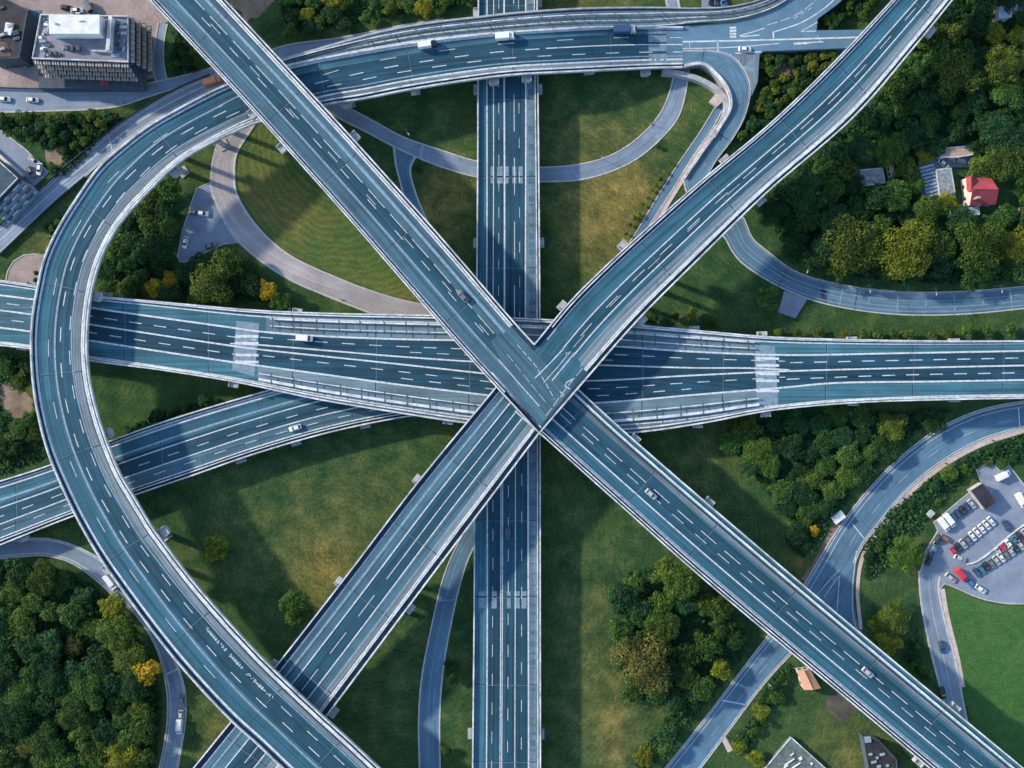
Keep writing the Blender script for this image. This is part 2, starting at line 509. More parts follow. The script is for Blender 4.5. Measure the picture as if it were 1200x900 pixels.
def px_line(mb, pts, z, w=1.6, dz=0.012, dash=None, mi=0, smooth=True):
    c = catmull(pts, 3.0) if smooth and len(pts) > 2 else [Vector(p) for p in pts]
    if dash:
        on, off, ph = dash
        d = [0.0]
        for a, b in zip(c, c[1:]): d.append(d[-1] + (b - a).length)
        def at(t):
            for i in range(len(c) - 1):
                if t <= d[i + 1]: return c[i].lerp(c[i + 1], (t - d[i]) / max(d[i + 1] - d[i], 1e-9))
            return c[-1]
        t = ph
        while t < d[-1]:
            px_line(mb, [tuple(at(t)), tuple(at(min(t + on, d[-1])))], z, w * .62, dz, None, mi); t += on + off
        return
    k = len(c); rows = []
    for i, p in enumerate(c):
        t = (c[min(i + 1, k - 1)] - c[max(i - 1, 0)]).normalized(); nn = Vector((-t.y, t.x)) * w / 2
        rows.append((P(*(p - nn), z) + Vector((0, 0, dz)), P(*(p + nn), z) + Vector((0, 0, dz))))
    for a, b in zip(rows, rows[1:]):
        mb.face([a[1], b[1], b[0], a[0]], mi=mi)
    # keep normals upward

def px_poly(mb, pts, z, dz=0.006, mi=0, uvdir=None):
    q = [P(x, y, z) + Vector((0, 0, dz)) for x, y in pts]
    a = sum(q[i].x * q[(i + 1) % len(q)].y - q[(i + 1) % len(q)].x * q[i].y for i in range(len(q)))
    if a < 0: q = q[::-1]
    mb.face(q, [(p.x, p.y) for p in q], mi)

# ================================================================== VIADUCTS
# --- lowest level: vertical motorway
ZV = 6.0
V = Road([(560, -12), (559.5, 60), (559, 200), (558, 330), (556.5, 450), (555.5, 560), (555, 700), (553, 912)],
         [(630, -12), (630.5, 60), (632, 200), (633, 330), (633.5, 450), (633.7, 560), (633.7, 700), (634, 912)], ZV)
v = viaduct('viaduct', 'lowest straight motorway viaduct running up the middle beneath the crossing', V,
            [(0, 0.03, 'gap'), (0.03, [(0, .16), (.4, .165), (.6, .2), (1, .21)], 'asph_teal'),
             ([(0, .16), (.4, .165), (.6, .2), (1, .21)], [(0, .8), (.4, .77), (.6, .81), (1, .82)], 'asph_dark'),
             ([(0, .8), (.4, .77), (.6, .81), (1, .82)], 0.955, 'walk'), (0.955, 1, 'gap')], (596, 450))
mid = V.at(596, 450)
mb = MB()
uo = [(0, .155), (.4, .165), (.6, .2), (1, .21)]
V.line(mb, uo, 1.7); V.line(mb, [(0, .8), (.4, .77), (.6, .81), (1, .82)], 2.0)
V.line(mb, .265, 1.2, 0, mid); V.line(mb, [(0, .44), (1, .45)], 2.2, 0, mid)
V.dash(mb, [(0, .60), (1, .60)], 1.4, 14, 8, 3, 0, mid)
V.dash(mb, .35, 1.0, 4, 5, 0, 0, mid); V.dash(mb, .68, 1.0, 4, 8, 0, 0, mid)
V.line(mb, .405, 1.3, mid); V.line(mb, .43, 1.3, mid)
V.line(mb, .62, 1.2, mid)
V.dash(mb, .285, 1.1, 4.5, 5.5, 0, mid); V.dash(mb, .515, 1.3, 4.5, 6.5, 2, mid); V.dash(mb, .715, 1.2, 4.5, 8.5, 5, mid)
mb.build('lane_marking', M['paint'], v)
mb = MB()
for yc, rows in ((205, ((575, 579), (582.5, 589), (591, 596), (600.5, 605), (607.5, 612.5))),
                 (703, ((561, 570), (576, 582), (594, 598.5), (602.5, 609), (611, 617)))):
    for a, b in rows:
        mb = MB(); px_poly(mb, [(a, yc - 10), (b, yc - 10), (b, yc + 10), (a, yc + 10)], ZV, 0.018); mb.build('rumble_block', M['patch'], v)
guard(V, v, [(0, .945), (1, .955)])
mb = MB()                                  # dark slots in the concrete strip
d = 2.0
while d < V.len:
    V.cross(mb, d, lerp_list([(0, .83), (.5, .83), (1, .845)], V.t(d)), .92, R2.choice([.5, 1.2, .3, 2.0]), 0.012); d += R2.uniform(2.2, 4.0)
mb.build('drain_slot', M['asph_grey'], v)
for y, l, r in ((14, 2.2, 0), (2, 0, 2.0), (104, 1.8, 1.8), (284, 1.6, 2.0), (861, 2.2, 1.6)): pier(V, v, 596, y, l, r)
for y in (520, 600, 760): pier(V, v, 596, y, 0, 0)

# --- lowest level: diagonal feeder on the west side
W = Road([(-12, 567), (60, 544), (127, 517), (200, 491), (300, 461), (380, 440), (470, 425), (560, 418)],
         [(-12, 644), (87, 605), (157, 581), (225, 558), (300, 532), (387, 507), (475, 489), (570, 478)], 6.0)
w_ = viaduct('viaduct', 'diagonal feeder viaduct sliding under the wide horizontal motorway at its western end', W,
             [(0, .04, 'gap'), (.04, .11, 'walk'), (.11, .25, 'asph_mid'), (.25, .36, 'asph_teal'), (.36, .68, 'asph_dark'), (.68, .88, 'asph_grey'), (.88, 1, 'gap')], (200, 530))
mb = MB()
W.line(mb, .11, 1.8); W.line(mb, .06, 1.4); W.line(mb, .42, 1.6); W.line(mb, .67, 1.6); W.line(mb, .885, 1.7)
W.line(mb, .3, 3.0, mi=1)
W.dash(mb, .555, 1.5, 4.5, 6.2, 2); W.dash(mb, .775, 1.4, 4.5, 6.5, 5)
mb.build('lane_marking', [M['paint'], M['paint_dim']], w_)
guard(W, w_, .93)
for x, y, l, r in ((15, 600, 0, 2.2), (272, 510, 0, 1.7), (338, 490, 0, 1.7), (422, 470, 0, 1.7), (128, 552, 2.0, 0), (205, 530, 0, 0)): pier(W, w_, x, y, l, r)

# --- middle level: horizontal motorway
ZH = 11.5
HN = [(-12, 326), (40, 334), (105, 345.5), (185, 353), (300, 363), (400, 367), (500, 369), (620, 373), (740, 380), (820, 387), (900, 394), (1000, 397.5), (1100, 399), (1212, 399)]
HS = [(-12, 404), (37, 409.5), (105, 423), (185, 433.5), (270, 447), (300, 453), (375, 469), (450, 481.5), (545, 496), (640, 506), (735, 508), (820, 497), (900, 482), (1000, 472.5), (1100, 469), (1212, 467)]
def ext(pl, w=105):
    (x0, y0), (x1, y1) = pl[0], pl[1]; (x2, y2), (x3, y3) = pl[-2], pl[-1]
    return [(x0 - w, y0 - (y1 - y0) / (x1 - x0) * w)] + pl + [(x3 + w, y3 + (y3 - y2) / (x3 - x2) * w)]
HN, HS = ext(HN), ext(HS)
Hr = Road(HN, HS, ZH, n=260)
h_ = viaduct('viaduct', 'wide horizontal motorway viaduct with railed walkways on both edges', Hr, [(0, 1, 'asph_deep')], (640, 430))
N_EDGE = [(-12, 344.5), (40, 351), (105, 360.5), (150, 367), (270, 383.7), (300, 388), (370, 393.5), (470, 397.5), (600, 400), (722, 406), (810, 412), (920, 416), (1050, 414), (1212, 411)]
A_L = [(-12, 362), (40, 369), (105, 380), (150, 387), (270, 405), (300, 409), (470, 427), (570, 438), (640, 446), (700, 446), (810, 440), (920, 435), (1050, 431.5), (1212, 428)]
A_L2 = [(270, 402.5), (301, 404), (380, 410.5), (470, 418), (560, 424), (640, 427), (705, 428), (810, 431), (883, 431.5), (925, 433.5)]
S_EDGE = [(-12, 382.5), (40, 389), (105, 399), (150, 406), (270, 424), (300, 428), (370, 437.5), (470, 451), (570, 463), (640, 472), (700, 472), (810, 463), (883, 457), (920, 454), (975, 449), (1100, 447), (1212, 445)]
N_EDGE, S_EDGE, A_L = ext(N_EDGE), ext(S_EDGE), ext(A_L)
def between(mb, p, q, x0, x1, z, dz, mi):
    """sheet between two px polylines"""
    def yat(pl, x):
        for a, b in zip(pl, pl[1:]):
            if x <= b[0]: return a[1] + (b[1] - a[1]) * (x - a[0]) / (b[0] - a[0])
        return pl[-1][1]
    p = [tuple(v) for v in catmull(p, 4)]; q = [tuple(v) for v in catmull(q, 4)]
    x = x0
    while x < x1 - 1e-6:
        e = min(x + 6, x1)
        pts = [(x, yat(p, x)), (e, yat(p, e)), (e, yat(q, e)), (x, yat(q, x))]
        w = [P(a, b, z) + Vector((0, 0, dz)) for a, b in pts][::-1]
        uv = [(yy * S, xx * S) for xx, yy in pts][::-1]
        mb.face(w, uv, mi); x = e
mb = MB()
between(mb, HN, N_EDGE, -116, 312, ZH, .006, 0); between(mb, HN, N_EDGE, 312, 890, ZH, .006, 1); between(mb, HN, N_EDGE, 890, 1316, ZH, .006, 0)
between(mb, S_EDGE, HS, -116, 302, ZH, .006, 0); between(mb, S_EDGE, HS, 302, 895, ZH, .006, 1); between(mb, S_EDGE, HS, 895, 1316, ZH, .006, 0)
between(mb, N_EDGE, S_EDGE, -116, 40, ZH, .006, 2)
mb.build('shoulder', [M['asph_teal'], M['walk'], M['asph_grey']], h_)
mb = MB()
for e in (N_EDGE, S_EDGE): px_line(mb, e, ZH, 2.0, .022)
px_line(mb, A_L, ZH, 1.8, .022); px_line(mb, A_L2, ZH, 1.7, .022)
def offset(pl, dy): return [(x, y + dy) for x, y in pl]
def midl(p, q, f=.5, x0=-99, x1=9999):
    out = []
    for x, y in p:
        if not x0 <= x <= x1: continue
        for a, b in zip(q, q[1:]):
            if a[0] <= x <= b[0]: out.append((x, y + f * (a[1] + (b[1] - a[1]) * (x - a[0]) / (b[0] - a[0]) - y))); break
    return out
px_line(mb, midl(N_EDGE, A_L, .5, -116, 300), ZH, 1.5, .022, (15, 14, 20))
px_line(mb, midl(A_L, S_EDGE, .5, -116, 300), ZH, 1.5, .022, (14, 15, 26))
px_line(mb, midl(N_EDGE, A_L2, .42, 300, 925), ZH, 1.4, .022, (15, 17, 5))
px_line(mb, midl(N_EDGE, A_L2, .72, 440, 740), ZH, 1.2, .022, (14, 18, 10))
px_line(mb, midl(A_L, S_EDGE, .36, 300, 925), ZH, 1.4, .022, (14, 18, 8))
px_line(mb, midl(A_L, S_EDGE, .68, 350, 830), ZH, 1.4, .022, (14, 19, 0))
px_line(mb, midl(N_EDGE, A_L, .48, 910, 1316), ZH, 1.7, .022, (15, 13, 6))
px_line(mb, midl(A_L, S_EDGE, .5, 910, 1316), ZH, 1.7, .022, (15, 13, 2))
for p0, p1, s in ((HN, N_EDGE, .30), (S_EDGE, HS, .80)):
    px_line(mb, midl(p0, p1, s) if p0 is HN else midl(S_EDGE, HS, .78), ZH, 1.4, .022, mi=0)
mb.build('lane_marking', M['paint'], h_)
for pts, x0, x1, ys in (([(277, 376), (304, 379), (298, 441), (272, 434)], 275, 300, (394, 402, 416, 424)), ([(883, 403), (908, 406), (912, 475), (888, 478)], 885, 910, (420, 428, 438, 446, 458))):
    mb = MB(); px_poly(mb, pts, ZH, .014)
    for yy in ys: px_poly(mb, [(x0 + 1, yy - 1.7), (x1 + 3, yy - 1.2), (x1 + 3, yy + 1.8), (x0 + 1, yy + 1.4)], ZH, .03, 1)
    mb.build('rumble_block', [M['patch'], M['paint']], h_)
def px_rail(root, pts, z, w=1.1, h0=.75, h1=1.0, name='railing', mat='steel', posts=9, smooth=True):
    mb = MB(); px_wall(mb, pts, z, w, h0, h1, smooth)
    c = catmull(pts, posts) if smooth else [Vector(p) for p in pts]
    for p in c:
        q = P(p.x, p.y, z); mb.box((q.x, q.y), (1, 0), .1, .1, z - .02, z + h0)
    return mb.build(name, M[mat], root)
def sub(pl, x0, x1):
    c = [tuple(p) for p in catmull(pl, 5)]
    c = [p for p in c if x0 <= p[0] <= x1]; return c[::4] + ([c[-1]] if (len(c) - 1) % 4 else [])
NW1 = midl(N_EDGE, HN, .62); NW2 = midl(N_EDGE, HN, .30); SW1 = midl(S_EDGE, HS, .36); SW2 = midl(S_EDGE, HS, .62)
px_rail(h_, sub(HN and midl(HN, N_EDGE, .12), -116, 1316), ZH, 1.6, .3, .7, 'guard_rail')
px_rail(h_, sub(midl(HS, S_EDGE, .14), -116, 1316), ZH, 1.6, .3, .7, 'guard_rail')
for pl, x0, x1, w in ((NW1, 313, 888, 1.8), (NW2, 313, 886, 1.0), (SW1, 303, 893, 1.1), (SW2, 303, 893, 3.2)):
    px_rail(h_, sub(pl, x0, x1), ZH, w)
mb = MB()                                   # dark cross rails of the walkways
for pl, q in ((NW1, NW2), (SW1, SW2)):
    for k in range(22):
        x = 318 + k * 26.5 + R2.uniform(-2, 2)
        if x > 885: break
        a = midl([(x, 0)], [(p[0], p[1]) for p in pl], 1.0); b = midl([(x, 0)], q, 1.0)
        if a and b:
            ya, yb = sorted((a[0][1], b[0][1])); px_wall(mb, [(x, ya - 3), (x + .6, yb + 4)], ZH, .75, 1.02, 1.16, False)
mb.build('cross_rail', M['dark_steel'], h_)
for x, y, l, r in ((118, 385, 2.2, 0), (342, 410, 1.9, 0), (279, 405, 0, 2.4), (816, 440, 1.9, 1.6), (896, 438, 2.2, 2.4), (530, 432, 0, 1.5), (1000, 436, 1.2, 1.2), (1120, 434, 1, 1), (30, 370, 1, 1), (690, 440, 0, 0)): pier(Hr, h_, x, y, l, r)

# --- upper level: the two southern arms that dip under the tip
ZA = [(0, 16.3), (.35, 15.6), (1, 11.0)]
SW = Road([(604, 424), (580, 454), (488, 566), (408, 671), (327, 775), (222, 905), (215, 914)],
          [(668, 460), (632, 508), (507, 674), (390, 830), (328, 912)], ZA, n=120, near='L')
sw = viaduct('viaduct', 'straight motorway arm dropping from the crossing toward the bottom and under the great curve', SW,
             [(0, .10, 'gap'), (.10, .34, 'asph_grey'), (.34, .64, 'asph_dark'), (.64, .76, 'asph_grey'), (.76, .87, 'asph_tan'), (.87, 1, 'gap')], (460, 700))
mb = MB()
SW.line(mb, .34, 1.8); SW.line(mb, .64, 1.7); SW.line(mb, .875, 2.2); SW.line(mb, .095, 1.5)
SW.line(mb, .5, 1.3, 0, 75); SW.dash(mb, .5, 1.5, 10, 6, 0, 75)
SW.line(mb, .78, 1.6, mi=1); SW.line(mb, .2, 3, mi=1)
mb.build('lane_marking', [M['paint'], M['paint_dim']], sw)
guard(SW, sw, .90, w=.4)
for x, y, l, r in ((525, 590, 2.4, 0), (437, 712, 2.4, 0), (345, 800, 2.6, 0), (455, 695, 0, 2.6), (372, 822, 0, 3.2), (560, 530, 0, 0)): pier(SW, sw, x, y, l, r)

SE = Road([(603, 482), (632, 508), (725, 591), (817, 673), (1000, 826), (1102, 911)],
          [(648, 428), (677, 455), (735, 508), (900, 650), (1105, 822), (1214, 912)], [(0, 16.2), (1, 14.5)], n=120, near='R')
se = viaduct('viaduct', 'straight motorway arm running from the crossing toward the lower corner beside the car park', SE,
             [(0, .11, 'gap'), (.11, .32, 'asph_mid'), (.32, .72, 'asph_dark'), (.72, .76, 'asph_mid'), (.76, .83, 'asph_tan'), (.83, .86, 'gap'), (.86, 1, 'asph_teal')], (900, 700))
mb = MB()
SE.line(mb, .11, 2.0); SE.line(mb, .33, 1.8); SE.line(mb, .885, 1.8)
SE.dash(mb, .48, 1.3, 5.5, 4.6, 2); SE.dash(mb, .585, 1.6, 7.5, 3.0, 0)
SE.line(mb, .13, 3.2, mi=1)
mb.build('lane_marking', [M['paint'], M['paint_dim']], se)
guard(SE, se, .90, w=.45); guard(SE, se, .06, w=.4)
for x, y, l, r in ((715, 548, 0, 2.4), (800, 625, 0, 2.6), (1100, 855, 0, 3.0), (1100, 868, 2.4, 0), (960, 745, 0, 0), (870, 685, 0, 0)): pier(SE, se, x, y, l, r)

# --- top level: the two northern arms merging in a tip
NW = Road([(164, -12), (280, 113), (400, 247), (540, 408), (632.0, 508)],
          [(253, -12), (400, 147), (520, 281), (605, 380), (626, 403)], [(0, 20.5), (.5, 19.3), (.72, 18.8), (1, 18.8)], n=130, near='L')
nw = viaduct('viaduct', 'topmost straight arm crossing the picture from the upper corner above the great curve', NW,
             [(0, .09, 'gap'), (.09, .32, 'asph_grey'), (.32, .36, 'asph_tan'), (.36, .60, 'asph_dark'), (.60, .87, 'asph_grey'), (.87, 1, 'gap')], (400, 250), parR=True)
mb = MB()
e1 = NW.at(586, 394)
NW.line(mb, .095, 2.0); NW.line(mb, .34, 1.8, 0, e1, mi=1); NW.line(mb, .89, 2.4, 0, e1)
NW.dash(mb, .60, 1.5, 9, 2.0, 1, 0, e1); NW.dash(mb, .475, 1.5, 4.5, 9, 3, 0, e1); NW.dash(mb, .515, 1.2, 5, 14, 9, 0, e1)
NW.line(mb, .75, 4, 0, e1, mi=1)
mb.build('lane_marking', [M['paint'], M['paint_dim']], nw)
guard(NW, nw, .93, b=e1, w=.55); guard(NW, nw, .05, b=NW.at(600, 440), w=.4)
for x, y, l, r in ((325, 105, 2.6, 0), (360, 145, 3.0, 0), (375, 195, 0, 3.0), (470, 290, 0, 0), (250, 30, 0, 0)): pier(NW, nw, x, y, l, r)

NE = Road([(1056, -12), (982, 67), (900, 146), (807, 223.5), (675, 345), (626, 403)],
          [(1126, -12), (1070, 57), (1000, 138), (900, 225), (820, 303), (750, 373), (682, 450), (632.0, 508)], [(0, 19.0), (.6, 18.8), (1, 18.8)], n=130, near='R')
ne = viaduct('viaduct', 'topmost arm bending up past the wood and houses toward the upper corner', NE,
             [(0, .10, 'gap'), (.10, .38, 'asph_mid'), (.38, .60, 'asph_dark'), (.60, .70, 'asph_mid'), (.70, .87, 'asph_tan'), (.87, 1, 'gap')], (850, 200))
mb = MB()
e2 = NE.at(668, 420)
NE.line(mb, .115, 1.6, 0, e2); NE.line(mb, .40, 1.6, 0, e2 - 1); NE.line(mb, .60, 1.7, 0, e2 - 1); NE.line(mb, .88, 2.4, 0, e2)
NE.dash(mb, .49, 1.4, 6, 6.5, 2, 0, e2); NE.dash(mb, .52, 1.0, 6, 12, 24, NE.len * .45, e2)
NE.line(mb, .80, 2.2, 0, e2, mi=1)
mb.build('lane_marking', [M['paint'], M['paint_dim']], ne)
guard(NE, ne, .91, b=e2, w=.5); guard(NE, ne, .055, b=NE.at(650, 385), w=.4)
for x, y, l, r in ((752, 310, 3.2, 0), (690, 385, 2.8, 0), (722, 345, 0, 3.0), (1075, 22, 0, 3.0), (862, 200, 2.0, 2.4), (960, 130, 0, 0)): pier(NE, ne, x, y, l, r)
def rot_poly(mb, pts, z, dz, ang, mi=0):
    px_poly(mb, pts, z, dz, mi); c_, s_ = math.cos(ang), math.sin(ang)
    mb.uv[-1] = [(v[0] * c_ + v[1] * s_, -v[0] * s_ + v[1] * c_) for v in (mb.v[i] for i in mb.f[-1])]
mb = MB()
rot_poly(mb, [(575, 400), (597, 381), (626, 412), (668, 458), (632.5, 500)], 18.8, .006, math.radians(42))
rot_poly(mb, [(626, 412), (650, 384), (688, 436), (668, 458)], 18.8, .006, math.radians(-38), 1)
mb.build('merge_surface', [M['asph_grey'], M['asph_mid']], ne)
mb = MB()
for pts, w, da in (([(606, 404), (628, 429), (650, 468)], 1.2, (7, 2.5, 0)), ([(584, 421), (608, 449), (632, 476)], 1.0, None), ([(594, 415), (620, 447), (640, 472)], .7, (12, 3, 0)),
                   ([(576, 436), (604, 468), (634, 501)], 1.3, None), ([(660, 409), (646, 424), (627, 443)], 1.2, None), ([(668, 412), (655, 428), (637, 449)], .8, None), ([(674, 413), (660, 430), (647, 446)], 1.2, None),
                   ([(683, 431), (665, 453), (640, 487)], 1.2, (12, 3, 0)), ([(672, 444), (664, 448), (662, 452), (668, 456)], 1.2, None), ([(656, 459), (661, 462), (657, 466)], .9, None)):
    px_line(mb, pts, 18.8, w, .03, da, smooth=False)
mb.build('lane_marking', M['paint'], ne)
# --- the great curve
CO = [(470, 1016), (400, 963), (340, 908), (300, 870), (272, 845), (205, 772), (132, 675), (112, 645), (92, 610), (75, 575), (57, 532), (45, 487), (39, 450), (36.5, 400), (39, 365), (45, 332), (52, 303), (68, 268), (93, 228), (117, 195), (145, 170), (175, 147.5), (205, 130), (235, 114), (267, 99), (337, 77), (425, 60), (487, 50), (577, 39.5), (650, 34.5), (715, 31.5), (800, 32)]
CI = [(540, 978), (500, 947), (455, 908), (412, 868), (370, 830), (325, 787), (300, 762), (250, 707), (222, 674), (200, 645), (180, 618), (160, 585), (142, 555), (130, 527), (117, 490), (107, 450), (103.5, 420), (103, 400), (105, 367), (110, 335), (120, 302), (135, 272), (155, 246), (175, 225), (200, 200), (225, 181), (265, 160), (300, 145), (380, 124), (425, 117), (475, 107), (550, 95), (600, 89), (675, 85), (760, 81), (800, 80)]
CC = Road(CO, CI, [(0, 17.0), (.62, 17.0), (.73, 13.0), (.82, 11.8), (.89, 11.3), (1, 4.22)], n=280, near='L')
CC.e0 = CC.at(397, 908); CC.span = CC.len - CC.e0     # stations counted from the picture's lower edge
ub = [(0, .33), (.3, .38), (.5, .40), (.62, .34), (.7, .2), (1, .12)]
ue = [(0, .40), (.3, .44), (.5, .44), (.62, .38), (.7, .24), (1, .16)]
ut = [(0, .80), (.3, .74), (.5, .72), (.62, .74), (.7, .76), (1, .76)]
cc = viaduct('viaduct', 'great curving motorway viaduct sweeping around the whole western side', CC,
             [(0, .06, 'gap'), (.06, ub, 'asph_mid'), (ub, ue, 'asph_grey'), (ue, ut, 'asph_dark'), (ut, .86, 'asph_tan'), (.86, 1, 'gap')], (70, 400))
mb = MB()
k0 = CC.at(300, 118)
CC.line(mb, [(0, .10), (.6, .08), (.75, .05), (1, .03)], 3.2)
CC.line(mb, [(0, .90), (.6, .885), (.75, .78), (1, .78)], 2.4)
CC.dash(mb, [(0, .26), (.5, .31), (.7, .38), (.75, .25), (1, .25)], 1.3, 6, 14, 2, CC.at(240, 815))
CC.dash(mb, [(0, .50), (.2, .5), (.5, .52), (.7, .50), (.76, .43), (1, .42)], 1.8, 5.2, 6.8, 4)
CC.dash(mb, [(0, .66), (.2, .66), (.5, .68), (.7, .62), (.76, .58), (1, .60)], 1.6, 5.2, 6.8, 8)
CC.line(mb, [(0, .36), (.3, .41), (.5, .42), (.62, .36), (.7, .22), (1, .14)], 2.4, 0, k0, mi=1)
CC.line(mb, [(0, .78), (.3, .72), (.5, .70), (.62, .72), (.75, .70), (1, .7)], 1.6, mi=1)
CC.line(mb, .42, 1.6, CC.at(640, 60))
# worn lettering along the lane by the bottom (illegible in the photograph too)
gl = random.Random(11); d0 = CC.at(322, 815)
def glyph(d, sz, u0, du):
    cells = [(0, 0), (0, 1), (0, 2), (1, 0), (1, 1), (1, 2)]
    for _ in range(4):
        a, b = gl.sample(cells, 2)
        p = CC.pt(d + a[0] * sz, u0 + a[1] * du, .02); q = CC.pt(d + b[0] * sz, u0 + b[1] * du, .02)
        t = (q - p).normalized(); n = Vector((-t.y, t.x, 0)) * .11
        mb.face([p + n, q + n, q - n, p - n])
d = d0
for word in (11, 6, 9):
    for k in range(word):
        glyph(d, .6, .645, .022); d += 1.15
    d += 1.5
mb.build('lane_marking', [M['paint'], M['paint_dim']], cc)
guard(CC, cc, [(0, .935), (.6, .94), (.75, .9), (1, .9)], w=.5)
for x, y, l, r in ((168, 640, 0, 4.0), (180, 170, 0, 3.0), (75, 340, 0, 3.2), (90, 520, 0, 2.2), (575, 64, 0, 2.6), (615, 60, 0, 2.6), (755, 58, 0, 2.4), (128, 665, 3.0, 0), (400, 92, 0, 2.0), (235, 138, 0, 0), (480, 78, 0, 0), (690, 58, 0, 0)): pier(CC, cc, x, y, l, r)
mb = MB(); CC.surface(mb, .05, .80, .014, CC.at(781, 56), CC.len); mb.build('end_surface', M['asph_blue'], cc)
# patch on the deck near the junction
mb = MB()
for a, b in ((.05, .16), (.2, .36), (.44, .58), (.64, .9)): CC.surface(mb, a, b, .03, CC.at(760, 56), CC.at(781, 56))
mb.build('rumble_block', M['patch'], cc)

# --- railed side strip above the curve, leaving it toward the upper edge
SS = Road([(318, 74), (340, 66), (375, 56), (405, 47.5), (445, 37), (500, 27), (560, 20), (600, 15.5), (680, 10), (760, 9), (815, 10), (855, 8), (890, 0), (915, -12)],
          [(318, 80), (345, 74.5), (380, 66.5), (410, 61), (450, 54.5), (500, 47), (560, 40.5), (600, 37.5), (680, 32.6), (760, 31), (815, 26.5), (865, 22), (905, 10), (940, -12)],
          [(0, 12.6), (.2, 11.9), (.5, 11.3), (.8, 4.6), (1, 4.2)], n=120)
ss = viaduct('viaduct', 'narrow railed service viaduct hugging the top edge of the great curve', SS,
             [(0, .14, 'gap'), (.14, 1, 'walk')], (600, 25), parR=False, par=(.7, .9), par_mat='conc')
mb = MB(); SS.line(mb, .97, 2.0, 0, SS.at(790, 20)); SS.line(mb, .2, 1.2); SS.line(mb, .62, 3.2, SS.len * .12, SS.at(825, 18), mi=1)
mb.build('lane_marking', [M['paint'], M['paint']], ss)
guard(SS, ss, .36, w=.35, z0=.7, z1=.95, name='railing'); guard(SS, ss, .64, 10, w=.3, z0=.7, z1=.95, name='railing', mat='dark_steel')
mb = MB(); d = SS.at(400, 50)
while d < SS.at(800, 20):
    a, b = SS.pt(d, .18, 1.0), SS.pt(d, .92, 1.0); t = (b - a).normalized()
    mb.tube(a, b, .1, .1, 5); d += 8.6
mb.build('cross_rail', M['dark_steel'], ss)
mb = MB(); SS.wall(mb, .97, .5, -.02, .8, SS.at(790, 20))
mb.build('barrier', M['parapet'], ss)
for x, y in ((440, 45), (640, 22), (740, 20)): pier(SS, ss, x, y, 0, 0)

# --- the slip road that swings round from the junction, under the upper arm
R1L = [(797, 80), (822, 76), (840, 90), (852, 107), (855, 125), (840, 152), (818, 183), (795, 222), (800, 248), (820, 262), (846, 276), (862, 302), (900, 329.5), (945, 350), (987, 361), (1050, 369), (1125, 369), (1212, 361)]
R1R = [(797, 59), (835, 59), (858, 65), (873, 82), (880, 104), (873, 137), (860, 161), (835, 196), (826, 222), (840, 234), (858, 244), (871, 253), (882, 278), (900, 294), (932, 317), (982, 332), (1050, 341), (1125, 341), (1212, 334)]
RR = Road(R1L, R1R, [(0, 4.23), (.15, 4.23), (.30, 1.6), (.40, .25), (.5, 0.05), (1, 0.05)], n=200, near='R')
rr = viaduct('ramp', 'curling slip road ramp dropping from the junction and passing under the topmost arm', RR,
             [(0, .05, 'kerb'), (.05, .95, 'asph_blue'), (.95, 1, 'kerb')], (850, 130), cat='slip road', solid=True, parR=False, parL=False)
mb = MB(); RR.wall(mb, .04, .9, -.02, .95, 0, RR.at(805, 215)); mb.build('barrier', M['parapet'], rr)
mb = MB(); x0 = RR.at(850, 262)
RR.line(mb, .16, 1.2); RR.line(mb, .90, 1.2); RR.dash(mb, .55, 1.1, 4, 5, 0, 8, x0)
RR.line(mb, .62, 1.0, x0); RR.line(mb, .44, 1.0, x0, x0 + 60); RR.line(mb, .36, 1.0, RR.at(975, 345))
for d in range(0, 130, 10): RR.cross(mb, RR.at(985, 347) + d, .34 if d % 20 else .1, .63 if d % 20 else .9, .4)
mb.build('lane_marking', M['paint_dim'], rr)
mb = MB(); px_poly(mb, [(962, 338.5), (973, 342), (969, 355), (958, 351)], .03, .02); mb.build('rumble_block', M['patch'], rr)

rw = thing('retaining_wall', 'lower curved concrete wall below the slip road near the junction', 'retaining wall', P(830, 100, 0))
mb = MB(); px_wall(mb, [(776, 84), (800, 87), (826, 96), (846, 110), (852, 126), (846, 142), (835, 160)], 2.6, 6.0, -2.9, .4)
mb.build('wall', M['conc'], rw)
mb = MB(); px_poly(mb, [(831, 119), (839, 109), (849, 117), (840, 125)], 1.2, 0)
q = [tuple(P(*p, 1.5).xy) for p in [(831, 119), (839, 109), (849, 117), (840, 125)]]; mb.prism(q, -.2, 1.6); mb.build('buttress', M['path'], rw)

# --- the paved junction at the top (raised, walled)
jz = 4.2
JP = [(796, 30), (830, 29), (870, 24), (912, 11), (932, -12), (995, -12), (978, 8), (957, 22), (956, 35), (1030, 34), (1030, 58), (960, 58), (891, 62), (888, 84), (880, 62), (858, 63.5), (822, 76), (796, 81)]
JP = [(797, 30.5), (830, 28.5), (870, 23.5), (908, 11), (938, -12), (1000, -12), (980, 6), (958, 22), (957, 35.5), (1032, 34.5), (1032, 55), (960, 57.5), (895, 60), (890, 64), (888, 96), (881, 112), (880.5, 104), (873.5, 82), (858.5, 65), (835, 59.5), (797, 59.2)]
mb = MB(); q = [P(x, y, jz) for x, y in JP]
mb.prism([(p.x, p.y) for p in q], -.3, jz)
j = mb.build('road_junction', [M['asph_blue']])
tag(j, 'paved road junction with turn lanes at the end of the great curve', 'junction', kind='structure')
